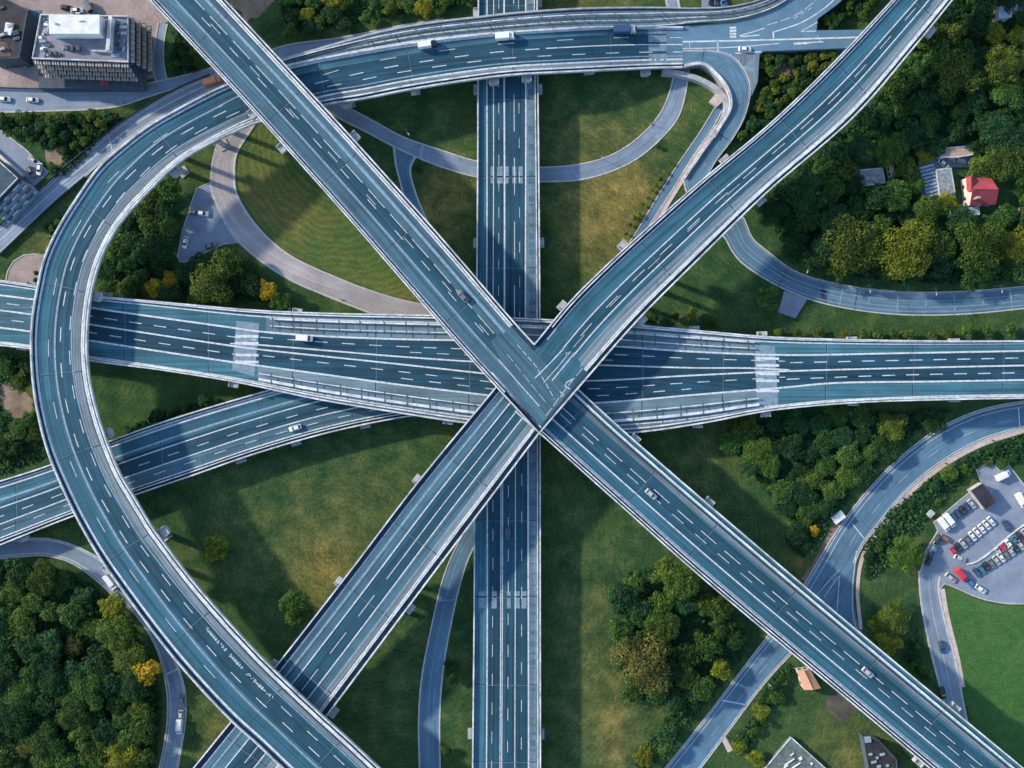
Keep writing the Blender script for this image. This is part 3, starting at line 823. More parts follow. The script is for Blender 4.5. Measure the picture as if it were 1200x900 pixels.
# pale paved corner and white paint
mb = MB(); zz = jz
px_poly(mb, [(860, 65), (889, 64), (887, 95), (881, 108), (874, 82)], zz, .01, 2)
px_poly(mb, [(868, 78), (876, 76), (878, 70), (884, 70), (884, 84), (874, 84)], zz, .02, 1)
for pts, w, da in (([(797, 49), (870, 47.5), (1030, 43)], 1.8, None), ([(797, 57), (855, 55.5), (913, 51)], 1.0, None), ([(797, 62), (835, 60.5)], 1.0, None), ([(862, 62.5), (892, 60.5)], 1.4, None),
               ([(899, 29.5), (930, 19), (950, 6), (962, -8)], 1.1, (13, 3, 0)), ([(866, 42), (880, 38), (896, 33)], 1.0, None), ([(868, 43), (890, 41)], 1.4, None),
               ([(907, 37.5), (940, 26), (968, 8), (985, -8)], 1.3, None), ([(906, 37), (906.5, 45)], 1.6, None), ([(938, 37), (958, 26)], 1.0, None), ([(938, 37), (956, 36.4)], 1.0, None),
               ([(930, 22), (951, 9)], 1.0, (6, 4, 0)), ([(841, 48), (841.5, 62)], 1.4, None), ([(958, 41), (962, 50)], .9, (3, 2, 0)), ([(930, 50.5), (965, 49)], 1.2, None), ([(808, 49), (808.5, 64)], .7, None)):
    px_line(mb, pts, zz, w, .016, da)
for yy in (31.5, 35.0, 38.5, 42.0): px_poly(mb, [(855, yy), (862.5, yy - .3), (863, yy + 2.2), (855.3, yy + 2.5)], zz, .018)
px_poly(mb, [(930, 51.5), (943, 50.3), (943, 51.6), (930, 52.6)], zz, .018)
jm = mb.build('lane_marking', [M['paint'], M['patch'], M['asph_tan']], j)

def arrow(mb, x, y, ang, z, L=8.0):
    c, s_ = math.cos(ang), math.sin(ang)
    for poly in ([(-L / 2, -.5), (L * .15, -.5), (L * .15, .5), (-L / 2, .5)], [(L * .15, -1.6), (L / 2, 0), (L * .15, 1.6)]):
        px_poly(mb, [(x + a * c - b * s_, y + a * s_ + b * c) for a, b in poly], z, .02)
mb = MB(); arrow(mb, 873, 57, 0.05, jz, 7); arrow(mb, 945, 51, math.pi, jz, 6); arrow(mb, 826, 68, .3, jz, 6)
mb.build('turn_arrow', M['paint'], j)
build_piers()

# ================================================================== GROUND-LEVEL ROADS
def ground_road(label, left, right, mat='asph_gnd', z=0.02, edges=(.06, .94), kerb='kerb', marks=(), name='road', n=None, solid=True, ew=1.0, kerb_cut=None, mmat='paint'):
    rd = Road(left, right, z, n, solid)
    mb = MB(); rd.surface(mb, 0, 1, 0); o = mb.build(name, M[mat]); tag(o, label, name.replace('_', ' '), kind='structure')
    if kerb:
        mb = MB()
        for u in (0, 1):
            if u and kerb_cut:
                c0, c1 = rd.at(*kerb_cut[0]), rd.at(*kerb_cut[1])
                rd.wall(mb, u, .45, -.3, .12, 0, c0); rd.wall(mb, u, .45, -.3, .12, c1, rd.len)
            else: rd.wall(mb, u, .45, -.3, .12)
        mb.build('kerb', M[kerb], o)
    mb = MB()
    for u in edges: rd.line(mb, u, ew)
    if kerb_cut: rd.line(mb, .93, ew, 0, c0); rd.line(mb, .93, ew, c1, rd.len)
    for mk in marks:
        if mk[0] == 'l': rd.line(mb, *mk[1:])
        elif mk[0] == 'd': rd.dash(mb, *mk[1:])
        elif mk[0] == 'x': rd.cross(mb, rd.at(*mk[1]), *mk[2:])
    if mb.f: mb.build('lane_marking', M[mmat], o)
    return rd, o

G1 = ground_road('pale local street below the office block joining the slip lane', [(-12, 104), (60, 106), (105, 105), (150, 101), (200, 92), (250, 79), (300, 65), (335, 53), (400, 44), (475, 29), (520, 22)],
                 [(-12, 132), (60, 130), (110, 128), (142, 124), (175, 113), (215, 101), (258, 91), (300, 82), (345, 68), (405, 56), (475, 38), (520, 31)], 'asph_gnd', .02, (.05, .96),
                 mmat='paint_dim', marks=[('l', .45, .7), ('l', .22, .8), ('l', .7, .7), ('x', (75, 118), .02, .98, .35), ('x', (140, 113), .02, .98, .6)])
ground_road('short driveway climbing beside the office block', [(196, 94), (192, 75), (192, 50), (196, 28)], [(183, 97), (179, 78), (181, 52), (186, 26)], 'asph_gnd', .014, (), solid=True)
G2 = ground_road('frontage lane running along the outer edge of the great curve', [(-12, 276), (0, 266), (66, 207), (120, 163), (150, 140), (200, 110), (250, 88), (285, 77), (320, 64)],
                 [(-12, 308), (0, 297.5), (66, 235), (104, 203), (135, 176), (167, 151), (200, 131), (232, 114), (262, 100), (300, 88), (335, 74)], 'asph_gnd', .026, (.12, .9),
                 marks=[('l', .5, 1.2), ('x', (132, 172), .05, .95, .3)])
ground_road('loop road under the great curve and the vertical motorway', [(386, 112), (412, 128), (440, 143), (470, 159.5), (520, 177), (559, 189), (600, 194), (632, 196), (682, 192), (720, 180), (755, 155), (777, 127), (788, 95), (791, 70)],
            [(372, 122), (400, 140), (430, 155), (462, 172), (510, 193), (559, 207.5), (600, 212), (632, 213), (687, 209.5), (740, 190), (775, 162), (796, 135), (806, 93), (808, 70)], 'asph_gnd', .018, (.04, .95),
            mmat='paint_dim', marks=[('l', .5, .8), ('d', .72, .7, 3, 5), ('x', (672, 200), .04, .95, .7), ('x', (768, 155), .04, .95, .5), ('x', (492, 178), .04, .96, 1.2), ('x', (545, 197), .04, .96, .3)])
ground_road('narrow link leaving the loop road and slipping beneath the topmost arm', [(488, 183), (481, 197), (486, 222), (497, 250), (515, 285), (535, 320)], [(461, 172), (463, 190), (471, 222), (479, 250), (497, 290), (520, 330)], 'asph_blue', .012, (.06, .94))
ground_road('wide sunlit-pink ramp curving from beneath the great curve to the horizontal motorway', [(303, 140), (293, 155), (277, 182), (275, 205), (277, 225), (300, 263), (337, 297), (400, 327), (450, 345), (495, 356), (540, 362)],
            [(268, 150), (255, 168), (249, 190), (247, 215), (254, 240), (272, 275), (300, 302), (337, 327), (382, 347), (430, 366), (470, 380)], 'asph_sunlit', .022, (.05, .95), ew=1.2,
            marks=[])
ground_road('slim bend passing under the great curve at the western woods', [(-12, 634), (25, 631), (62, 632), (100, 645), (135, 668), (163, 705), (187, 745), (206, 775), (216, 805), (218, 835), (213, 875), (206, 912)],
            [(-12, 656), (20, 653), (50, 651), (80, 658), (107, 675), (135, 700), (160, 722), (184, 762), (196, 815), (194, 862), (184, 912)], 'asph_gnd', .02, (.1, .86), marks=[('x', (190, 790), .05, .9, .4)])
ground_road('slim slip road descending between the southern arm and the vertical motorway', [(558, 600), (535, 640), (520, 675), (505, 737), (494, 795), (490.5, 845), (492, 912)], [(585, 600), (556, 640), (542, 675), (530, 725), (520, 780), (515.5, 835), (516, 912)], 'asph_blue', .02, (.04, .96),
            mmat='paint_dim', marks=[('l', .45, .8), ('x', (532, 705), .05, .95, .3)])
G7 = ground_road('broad road curling in from the east and passing under the lower motorway arm', [(1212, 468), (1150, 480), (1100, 502), (1050, 540), (1012, 580), (982, 620), (950, 672), (925, 715), (900, 745), (860, 797), (822, 847), (785, 893), (768, 914)],
                 [(1212, 498), (1150, 517), (1100, 545), (1062, 577), (1030, 615), (1007, 647), (992, 690), (962, 730), (900, 796), (850, 862), (822, 899), (810, 914)], 'asph_blue', .02, (.07,), ew=1.2, kerb_cut=((1003, 655), (940, 752)),
                 marks=[('l', .2, .8), ('d', .6, .7, 5, 9), ('x', (1012, 625), .3, .9, .4), ('x', (870, 830), .12, .9, .5), ('x', (1195, 488), .2, .9, .4)])
ground_road('short fork of the broad road tucked under the lower motorway arm', [(990, 640), (985, 690), (960, 735), (950, 760)], [(1005, 646), (1000.5, 690), (1003, 722), (1012, 745), (1024, 765)], 'asph_blue', .012, (.9,), kerb=None)
mb = MB()
for pts in ([(957, 698), (970, 682), (983, 668)], [(966, 700), (975, 686), (984, 674)], [(984, 674), (982, 700), (981, 716)]): px_line(mb, pts, 0, .9, .06)
mb.build('lane_marking', M['paint'], G7[1])
G8 = ground_road('access road dropping from the car park beneath the lower motorway arm', [(1102, 676), (1100, 687), (1107, 725), (1120, 775), (1133, 842), (1140, 875)], [(1077, 669), (1077, 680), (1080, 712), (1090, 762), (1103, 812), (1116, 862)], 'asph_gnd', .024, (.05, .95), marks=[('l', .5, .6)])
ground_road('straight service lane below the slip road ramp', [(851, 120), (835, 150), (812, 183), (785, 228), (764, 262), (742, 292)], [(840, 122), (820, 155), (796, 190), (772, 228), (748, 268), (730, 296)], 'asph_blue', .016, ())
ground_road('pale footway beside the service lane below the ramp', [(846, 142), (828, 172), (806, 205), (784, 240), (764, 275)], [(836, 148), (818, 176), (797, 208), (776, 240), (752, 278)], 'path', .03, (), name='footpath', solid=False)
ground_road('pale footpath following the access road by the bright lawn', [(1107, 690), (1113, 724), (1124, 768), (1131, 805)], [(1101, 690), (1107.5, 724), (1119, 768), (1127, 805)], 'path', .032, (), name='footpath', kerb=None, solid=False)
ground_road('pink footway on the outer side of the broad eastern road', [(1212, 499), (1150, 518), (1100, 546), (1062, 579), (1032, 615), (1010, 648), (1003, 690), (1007, 738)], [(1212, 504), (1152, 523), (1102, 551), (1066, 583), (1036, 618), (1014, 651), (1007, 690), (1011, 737)], 'path', .03, (), name='footpath', kerb=None, solid=False)
ground_road('short stub path joining the broad road at the bottom', [(846, 868), (853, 882)], [(850, 863), (859, 879)], 'path', .02, (), name='footpath', kerb=None, solid=False)
ground_road('lane entering from the top edge beside the curve', [(778, -12), (782, 10)], [(793, -12), (797, 10)], 'asph_gnd', .02, (.1, .9))

def ragged(pts):
    c = [Vector(p) for p in pts]; m_ = sum(c, Vector((0, 0))) / len(c); r = random.Random(int(pts[0][0]))
    c = [q for a, b in zip(c, c[1:] + c[:1]) for q in (a, (a + b) / 2)]
    c = [tuple(m_ + (p - m_) * r.uniform(.78, 1.14)) for p in c]
    return [tuple(p) for p in catmull(c + [c[0]], 2.0)[:-1]]
def area(name, label, pts, mat, z=.012, kerb=None, kw=1.2, open_at=None):
    if name == 'bare_soil': pts = ragged(pts)
    mb = MB(); px_poly(mb, pts, 0, z); o = mb.build(name, M[mat]); tag(o, label, name.replace('_', ' '), kind='structure')
    if kerb:
        mb = MB(); px_wall(mb, list(pts) + [pts[0]] if open_at is None else list(pts[open_at:]) + list(pts[:open_at]), 0, kw, -.2, .14, False); mb.build('kerb', M[kerb], o)
    return o
area('parking_area', 'triangular grey lay-by beside the sunlit-pink ramp', [(230, 221), (246, 214), (250, 232), (262, 258), (283, 284), (262, 286), (217, 307), (211, 307), (208, 301), (214, 270)], 'lot', .016, 'kerb')
area('forecourt', 'pinkish paved forecourt around the office block', [(-12, -12), (170, -12), (182, 5), (200, 24), (186, 30), (180, 92), (120, 102), (-12, 106)], 'paver', .006)
area('service_yard', 'dark asphalt alley between the two corner buildings', [(24, 66), (34, 12), (50, 12), (41, 66), (38, 76), (-12, 80), (-12, 70)], 'asph_grey', .011)
area('loading_yard', 'worn grey yard beside the glass-fronted building', [(-12, 142), (0, 152), (30, 175), (57, 202), (38, 220), (0, 183), (-12, 172)], 'lot', .008, 'kerb')
area('turning_bay', 'pinkish half-round turning bay against the horizontal motorway', [(5, 338), (9, 318), (16, 306), (28, 299), (40, 297.5), (55, 299), (52, 345)], 'paver', .008, 'kerb')
lotpts = [(1144, 550), (1162, 540), (1171, 551), (1182, 545), (1199, 567), (1215, 585), (1215, 708), (1185, 707.5), (1170, 706), (1155, 703), (1140, 698), (1117, 687.5), (1107, 684), (1101, 690), (1077, 676), (1085, 645), (1099, 622), (1094, 612), (1125, 586), (1150, 566)]
area('car_park', 'pale grey car park with slanted rows of cars', lotpts, 'lot', .018, 'kerb', open_at=lotpts.index((1077, 676)))
area('parking_area', 'small car park strip at the top edge', [(822, -12), (846, -12), (855, 9), (822, 9)], 'lot', .014)
area('parking_area', 'small paved spur beside the eastern slip road', [(919, 341), (946, 351), (932, 373), (912, 366)], 'lot', .010)
area('yard', 'grey yard between the houses in the eastern wood', [(1094, 186), (1100, 176), (1140, 172), (1141, 196), (1116, 196), (1120, 232), (1100, 236), (1080, 230), (1076, 190)], 'lot', .008)
area('mown_lawn', 'bright mown lawn below the car park', [(1106, 690), (1118, 690), (1140, 701), (1170, 709), (1215, 711), (1215, 915), (1200, 898), (1150, 858), (1135, 835), (1128, 805), (1120, 770), (1110, 720)], 'kerb', .004)
area('mown_field', 'mown green field inside the sunlit-pink ramp with curved mowing lines', [(305, 143), (296, 156), (280, 183), (278, 206), (280, 226), (302, 262), (338, 296), (401, 326), (451, 344), (495, 355), (470, 320), (400, 240), (340, 172)], 'kerb', .004)
LOOP = [o.name for o in bpy.data.objects if o.get('label', '').startswith('mown green')][0]
lawn = bpy.data.objects[[o.name for o in bpy.data.objects if o.get('label', '').startswith('bright mown')][0]]
for k, pts in enumerate(([(700, 0), (0, 0)],)): pass
for lab, pts in (('brown bare soil patch under the lower motorway arm', [(966, 812), (985, 806), (1002, 820), (1006, 838), (988, 846), (968, 836)]),
                 ('brown bare soil patch beside the western feeder', [(-5, 452), (18, 450), (36, 468), (40, 490), (18, 488), (-5, 470)]),
                 ('brown soil clearing among hedges near the junction', [(905, 76), (926, 72), (934, 82), (918, 92), (906, 90)]),
                 ('pink soil strip in the top woods', [(266, -12), (330, -12), (322, 4), (300, 22), (288, 26), (272, 6)]),
                 ('sandy verge along the broad road', [(938, 680), (950, 664), (975, 616), (985, 604), (980, 622), (955, 670), (944, 690)]),
                 ('soil clearing in the bushes by the frontage lane', [(54, 176), (70, 172), (74, 190), (62, 198), (54, 190)])):
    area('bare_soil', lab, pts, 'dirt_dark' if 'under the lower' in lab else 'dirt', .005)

# ================================================================== GROUND
def build_ground():
    xs = [-4000, -2000, -1000, -500, -320] + [i * 2.2 for i in range(-104, 105)] + [320, 500, 1000, 2000, 4000]
    ys = [-4000, -2000, -1000, -500, -280] + [i * 2.2 for i in range(-84, 85)] + [280, 500, 1000, 2000, 4000]
    blobs = [  # px, py, rx, ry, dryness; some blobs also paint in sunlit yellow grass
        (705, 255, 55, 70, .85), (690, 160, 60, 60, .25), (520, 235, 40, 45, .8), (350, 235, 50, 45, .4), (400, 290, 70, 35, .35), (790, 130, 22, 40, .3), (740, 210, 30, 40, .6),
        (385, 665, 40, 42, .75), (300, 640, 110, 90, .18), (430, 580, 90, 70, .18), (690, 740, 40, 110, .22), (715, 840, 60, 60, .3),
        (800, 560, 70, 60, .2), (1000, 890, 45, 40, .45), (60, 285, 25, 20, .5), (930, 80, 20, 15, .5), (70, 130, 60, 6, .6), (940, 660, 12, 30, .7), (1080, 660, 12, 30, .35), (255, 860, 25, 40, .4), (30, 470, 25, 25, .6), (680, 5, 60, 14, .5), (395, 270, 30, 15, .4), (720, 870, 14, 60, .5), (450, 760, 80, 60, .12)]
    vs = []; dry = []
    for y in ys:
        for x in xs:
            px, py = 600 + x / S, 450 - y / S
            d = 0.0
            for bx, by, rx, ry, k in blobs:
                e = ((px - bx) / rx) ** 2 + ((py - by) / ry) ** 2
                if e < 4: d += k * math.exp(-e * 1.2)
            vs.append((x, y, 0.0)); dry.append(min(d, 1.0))
    nx = len(xs); fs = []
    for jj in range(len(ys) - 1):
        for i in range(nx - 1): fs.append((jj * nx + i, jj * nx + i + 1, (jj + 1) * nx + i + 1, (jj + 1) * nx + i))
    me = bpy.data.meshes.new('ground'); me.from_pydata(vs, [], fs)
    at = me.attributes.new('dry', 'FLOAT', 'POINT'); at.data.foreach_set('value', dry)
    m, nt, b = newmat('field_grass')
    geo = N(nt, 'ShaderNodeNewGeometry'); A = N(nt, 'ShaderNodeAttribute', attribute_name='dry')
    def nz(sc, det=6.0, ro=.65, dist=0.0):
        n = N(nt, 'ShaderNodeTexNoise', Scale=sc, Detail=det, Roughness=ro, Distortion=dist); nt.links.new(geo.outputs['Position'], n.inputs[0]); return n.outputs[0]
    big, medn, fine = nz(.022, 6, .65, .8), nz(.14, 6, .7), nz(1.5, 4, .7)
    lush = ramp(nt, big, [(.32, (0.022, 0.066, 0.028)), (.55, (0.042, 0.086, 0.030)), (.72, (0.072, 0.102, 0.036))])
    dryc = ramp(nt, medn, [(.3, (0.120, 0.118, 0.038)), (.7, (0.235, 0.180, 0.056))])
    add = N(nt, 'ShaderNodeMath', operation='ADD'); sm = N(nt, 'ShaderNodeMath', operation='MULTIPLY_ADD'); sm.inputs[1].default_value = .9; sm.inputs[2].default_value = -.45
    nt.links.new(medn, sm.inputs[0]); nt.links.new(A.outputs['Fac'], add.inputs[0]); nt.links.new(sm.outputs[0], add.inputs[1])
    cl = N(nt, 'ShaderNodeClamp'); nt.links.new(add.outputs[0], cl.inputs[0])
    mx = N(nt, 'ShaderNodeMix', data_type='RGBA'); nt.links.new(cl.outputs[0], mx.inputs[0]); nt.links.new(lush, mx.inputs[6]); nt.links.new(dryc, mx.inputs[7])
    c = mul(nt, mx.outputs[2], gray(nt, medn, .78, 1.25, .35, .65)); c = mul(nt, c, gray(nt, fine, .55, 1.5, .3, .7))
    wv = N(nt, 'ShaderNodeTexWave', Scale=.55, Distortion=6.0, Detail=3.0); wv.inputs['Detail Scale'].default_value = .4
    nt.links.new(geo.outputs['Position'], wv.inputs[0]); c = mul(nt, c, gray(nt, wv.outputs['Fac'], .91, 1.10, .1, .9))
    mpr = N(nt, 'ShaderNodeMapping'); mpr.inputs['Location'].default_value = tuple(-x for x in P(400, 640)); nt.links.new(geo.outputs['Position'], mpr.inputs[0])
    wr = N(nt, 'ShaderNodeTexWave', Scale=.16, Distortion=9.0, Detail=4.0); wr.wave_type = 'RINGS'; wr.rings_direction = 'Z'; nt.links.new(mpr.outputs[0], wr.inputs[0])
    c = mul(nt, c, gray(nt, wr.outputs['Fac'], .94, 1.06, .15, .85))
    nt.links.new(c, b.inputs['Base Color']); b.inputs['Roughness'].default_value = .95; b.inputs['Specular IOR Level'].default_value = .05
    bp = N(nt, 'ShaderNodeBump', Strength=.6, Distance=.35); nt.links.new(fine, bp.inputs['Height']); nt.links.new(bp.outputs[0], b.inputs['Normal'])
    me.materials.append(m); me.update()
    o = bpy.data.objects.new('ground', me); C.objects.link(o); tag(o, 'rough grass fields between the roads, green with dry and sunlit-yellow patches', 'ground', kind='structure')
    def mown(name, c0, c1, center, scale, dist, dry=None):
        m, nt, b = newmat(name); geo = N(nt, 'ShaderNodeNewGeometry')
        mp = N(nt, 'ShaderNodeMapping'); nt.links.new(geo.outputs['Position'], mp.inputs[0])
        wv = N(nt, 'ShaderNodeTexWave', Scale=scale, Distortion=dist, Detail=3.0); wv.inputs['Detail Scale'].default_value = .6
        if center: mp.inputs['Location'].default_value = tuple(-x for x in P(*center)); wv.wave_type = 'RINGS'; wv.rings_direction = 'Z'
        else: mp.inputs['Rotation'].default_value = (0, 0, math.radians(-4))
        nt.links.new(mp.outputs[0], wv.inputs[0])
        def nz(sc, de=5.0):
            n = N(nt, 'ShaderNodeTexNoise', Scale=sc, Detail=de, Roughness=.68); nt.links.new(geo.outputs['Position'], n.inputs[0]); return n.outputs[0]
        c = ramp(nt, nz(.05), [(.3, c0), (.7, c1)])
        if dry:
            mx = N(nt, 'ShaderNodeMix', data_type='RGBA'); nt.links.new(gray(nt, nz(.028), 0, 1, .48, .66), mx.inputs[0]); nt.links.new(c, mx.inputs[6]); mx.inputs[7].default_value = (*dry, 1); c = mx.outputs[2]
        c = mul(nt, c, gray(nt, wv.outputs['Fac'], .90, 1.10, .15, .85)); c = mul(nt, c, gray(nt, nz(1.6), .6, 1.4)); c = mul(nt, c, gray(nt, nz(.35), .8, 1.2))
        nt.links.new(c, b.inputs['Base Color']); b.inputs['Roughness'].default_value = .95; b.inputs['Specular IOR Level'].default_value = .05
        return m
    lawn.data.materials[0] = mown('lawn_grass', (0.034, 0.108, 0.032), (0.068, 0.142, 0.042), None, .62, 1.4)
    bpy.data.objects[LOOP].data.materials[0] = mown('loop_grass', (0.040, 0.094, 0.030), (0.096, 0.136, 0.038), (400, 170), .13, 11.0, (0.150, 0.140, 0.045))
build_ground()

# ================================================================== TREES
def crown_mesh(name, seed, nlobes, per, leaf, flat=.8, mat='leaf_mid'):
    """crown of radius 1, centre at origin: leaf clumps on overlapping lobes, uneven outline, gaps between lobes"""
    r = random.Random(seed); mb = MB(); lobes = []
    for i in range(nlobes):
        a = r.uniform(0, 2 * math.pi); rad = math.sqrt(r.uniform(0.0, 1)) * .78; h = (1 - rad * rad) * r.uniform(.25, .75) - .12
        lobes.append((Vector((rad * math.cos(a), rad * math.sin(a), h * flat)), r.uniform(.20, .38)))
    lobes.append((Vector((0, 0, .1)), .55))
    for c, rr in lobes:
        for k in range(int(per * (rr / .33) ** 2)):
            z = r.uniform(-.55, 1); a = r.uniform(0, 2 * math.pi); q = math.sqrt(1 - z * z)
            d = Vector((q * math.cos(a), q * math.sin(a), z))
            p = c + d * rr * r.uniform(.72, 1.14)
            n = (d + Vector((r.gauss(0, .45), r.gauss(0, .45), r.gauss(.15, .45)))).normalized()
            u = n.orthogonal().normalized(); w = n.cross(u); t = r.uniform(0, 6.28)
            u, w = u * math.cos(t) + w * math.sin(t), w * math.cos(t) - u * math.sin(t)
            l = leaf * r.uniform(.6, 1.35); b = l * r.uniform(.45, .8)
            e = n * l * r.uniform(-.25, .1)
            mb.indexed([p - u * l, p - w * b + e, p + u * l, p + w * b + e], [(0, 1, 2), (0, 2, 3)])
    # inner mass so that light does not fall straight through
    bm = bmesh.new(); bmesh.ops.create_icosphere(bm, subdivisions=2, radius=1)
    vs = []
    for v in bm.verts:
        best = .2
        d = v.co.normalized()
        for c, rr in lobes:
            best = max(best, c.dot(d) + rr * .55 * max(0, 1 - (c - d * c.dot(d)).length))
        vs.append(d * best * .66)
    mb.indexed(vs, [tuple(v.index for v in f.verts) for f in bm.faces]); bm.free()
    return mb.mesh(name, M[mat])

def trunk_mesh(name, seed):
    r = random.Random(seed); mb = MB()
    mb.tube((0, 0, -.05), (r.uniform(-.03, .03), r.uniform(-.03, .03), .55), .055, .035, 8)
    for k in range(5):
        a = k * 1.26 + r.uniform(-.3, .3); z = r.uniform(.35, .55)
        mb.tube((0, 0, z), (.22 * math.cos(a), .22 * math.sin(a), z + r.uniform(.12, .3)), .022, .01, 5)
    return mb.mesh(name, M['bark'])

CROWN = {'small': [crown_mesh('crown', 40 + i, 6 + i, 110, .105) for i in range(4)],
         'mid': [crown_mesh('crown', 60 + i, 14 + i * 2, 190, .060) for i in range(5)],
         'big': [crown_mesh('crown', 80 + i, 26 + i * 3, 240, .040) for i in range(4)]}
TRUNK = [trunk_mesh('trunk', i) for i in range(3)]
COLNAME = {'leaf_dark': 'dark green', 'leaf_mid': 'mid green', 'leaf_olive': 'olive green', 'leaf_bright': 'yellow-green', 'leaf_gold': 'golden yellow', 'leaf_brown': 'brownish olive'}
TREES = []   # (obj, px, py, r, colour, wood)

def clear_of_roads(x, y, r, ztop):
    for rd in ROADS:
        for c, h, z in zip(rd.cw, rd.hw, rd.z):
            lim = h + (r * .8 if z < ztop + 1 else 0) - (0 if z < ztop + 1 else 999)
            if lim > 0 and (c.x - x) ** 2 + (c.y - y) ** 2 < lim * lim: return False
    return True

def tree(px, py, r, col, wood, name='tree', label=None, check=True, hf=None, group=None):
    rng = random.Random(int(px * 131 + py * 17))
    ht = (hf or rng.uniform(1.1, 1.5)) * r * S * 1.25
    ht = min(max(ht, 1.6), 14.0) * (.6 if wood in ('slope', 'verge', 'verge bushes') else 1)
    base = P(px, py, ht * .7); R = r * S
    bx, by = base.x, base.y
    if check and not clear_of_roads(bx, by, R, ht): return None
    big = 'small' if r < 9 else ('mid' if r < 19 else 'big')
    o = thing(name, label, 'bush' if name == 'bush' else 'tree', (bx, by, 0), group)
    cz = ht * .58
    t = bpy.data.objects.new('trunk', rng.choice(TRUNK)); C.objects.link(t); t.parent = o; t.scale = (R * .9, R * .9, ht * .95)
    c = bpy.data.objects.new('crown', rng.choice(CROWN[big])); C.objects.link(c); c.parent = o
    c.location = (0, 0, cz); c.rotation_euler = (0, 0, rng.uniform(0, 6.28))
    c.scale = (R * rng.uniform(.92, 1.25), R * rng.uniform(.92, 1.25), (ht - cz) * 1.1)
    c.material_slots[0].link = 'OBJECT'; c.material_slots[0].material = M[col]
    TREES.append([o, px, py, r, col, wood, name])
    return o

def in_poly(x, y, poly):
    ins = False; n = len(poly)
    for i in range(n):
        x1, y1 = poly[i]; x2, y2 = poly[(i + 1) % n]
        if (y1 > y) != (y2 > y) and x < (x2 - x1) * (y - y1) / (y2 - y1) + x1: ins = not ins
    return ins

WOODS = {}
def wood(key, poly, spacing, rmin, rmax, cols, seed, holes=(), name='tree', limit=200):
    WOODS[key] = (poly, holes)
    rng = random.Random(seed)
    xs = [p[0] for p in poly]; ys = [p[1] for p in poly]
    pts = [(t[1], t[2], t[3]) for t in TREES]; made = 0
    for _ in range(int((max(xs) - min(xs)) * (max(ys) - min(ys)) / 6)):
        x, y = rng.uniform(min(xs), max(xs)), rng.uniform(min(ys), max(ys))
        if not in_poly(x, y, poly) or any(in_poly(x, y, h) for h in holes): continue
        r = rng.triangular(rmin, rmax, (rmin * .6 + rmax * .4))
        if any((x - a) ** 2 + (y - b) ** 2 < (spacing * .42 + (r + q) * .36) ** 2 for a, b, q in pts): continue
        col = rng.choices([c for c, _ in cols], [k for _, k in cols])[0]
        if tree(x, y, r, col, key, name):
            pts.append((x, y, r)); made += 1
            if made >= limit: break

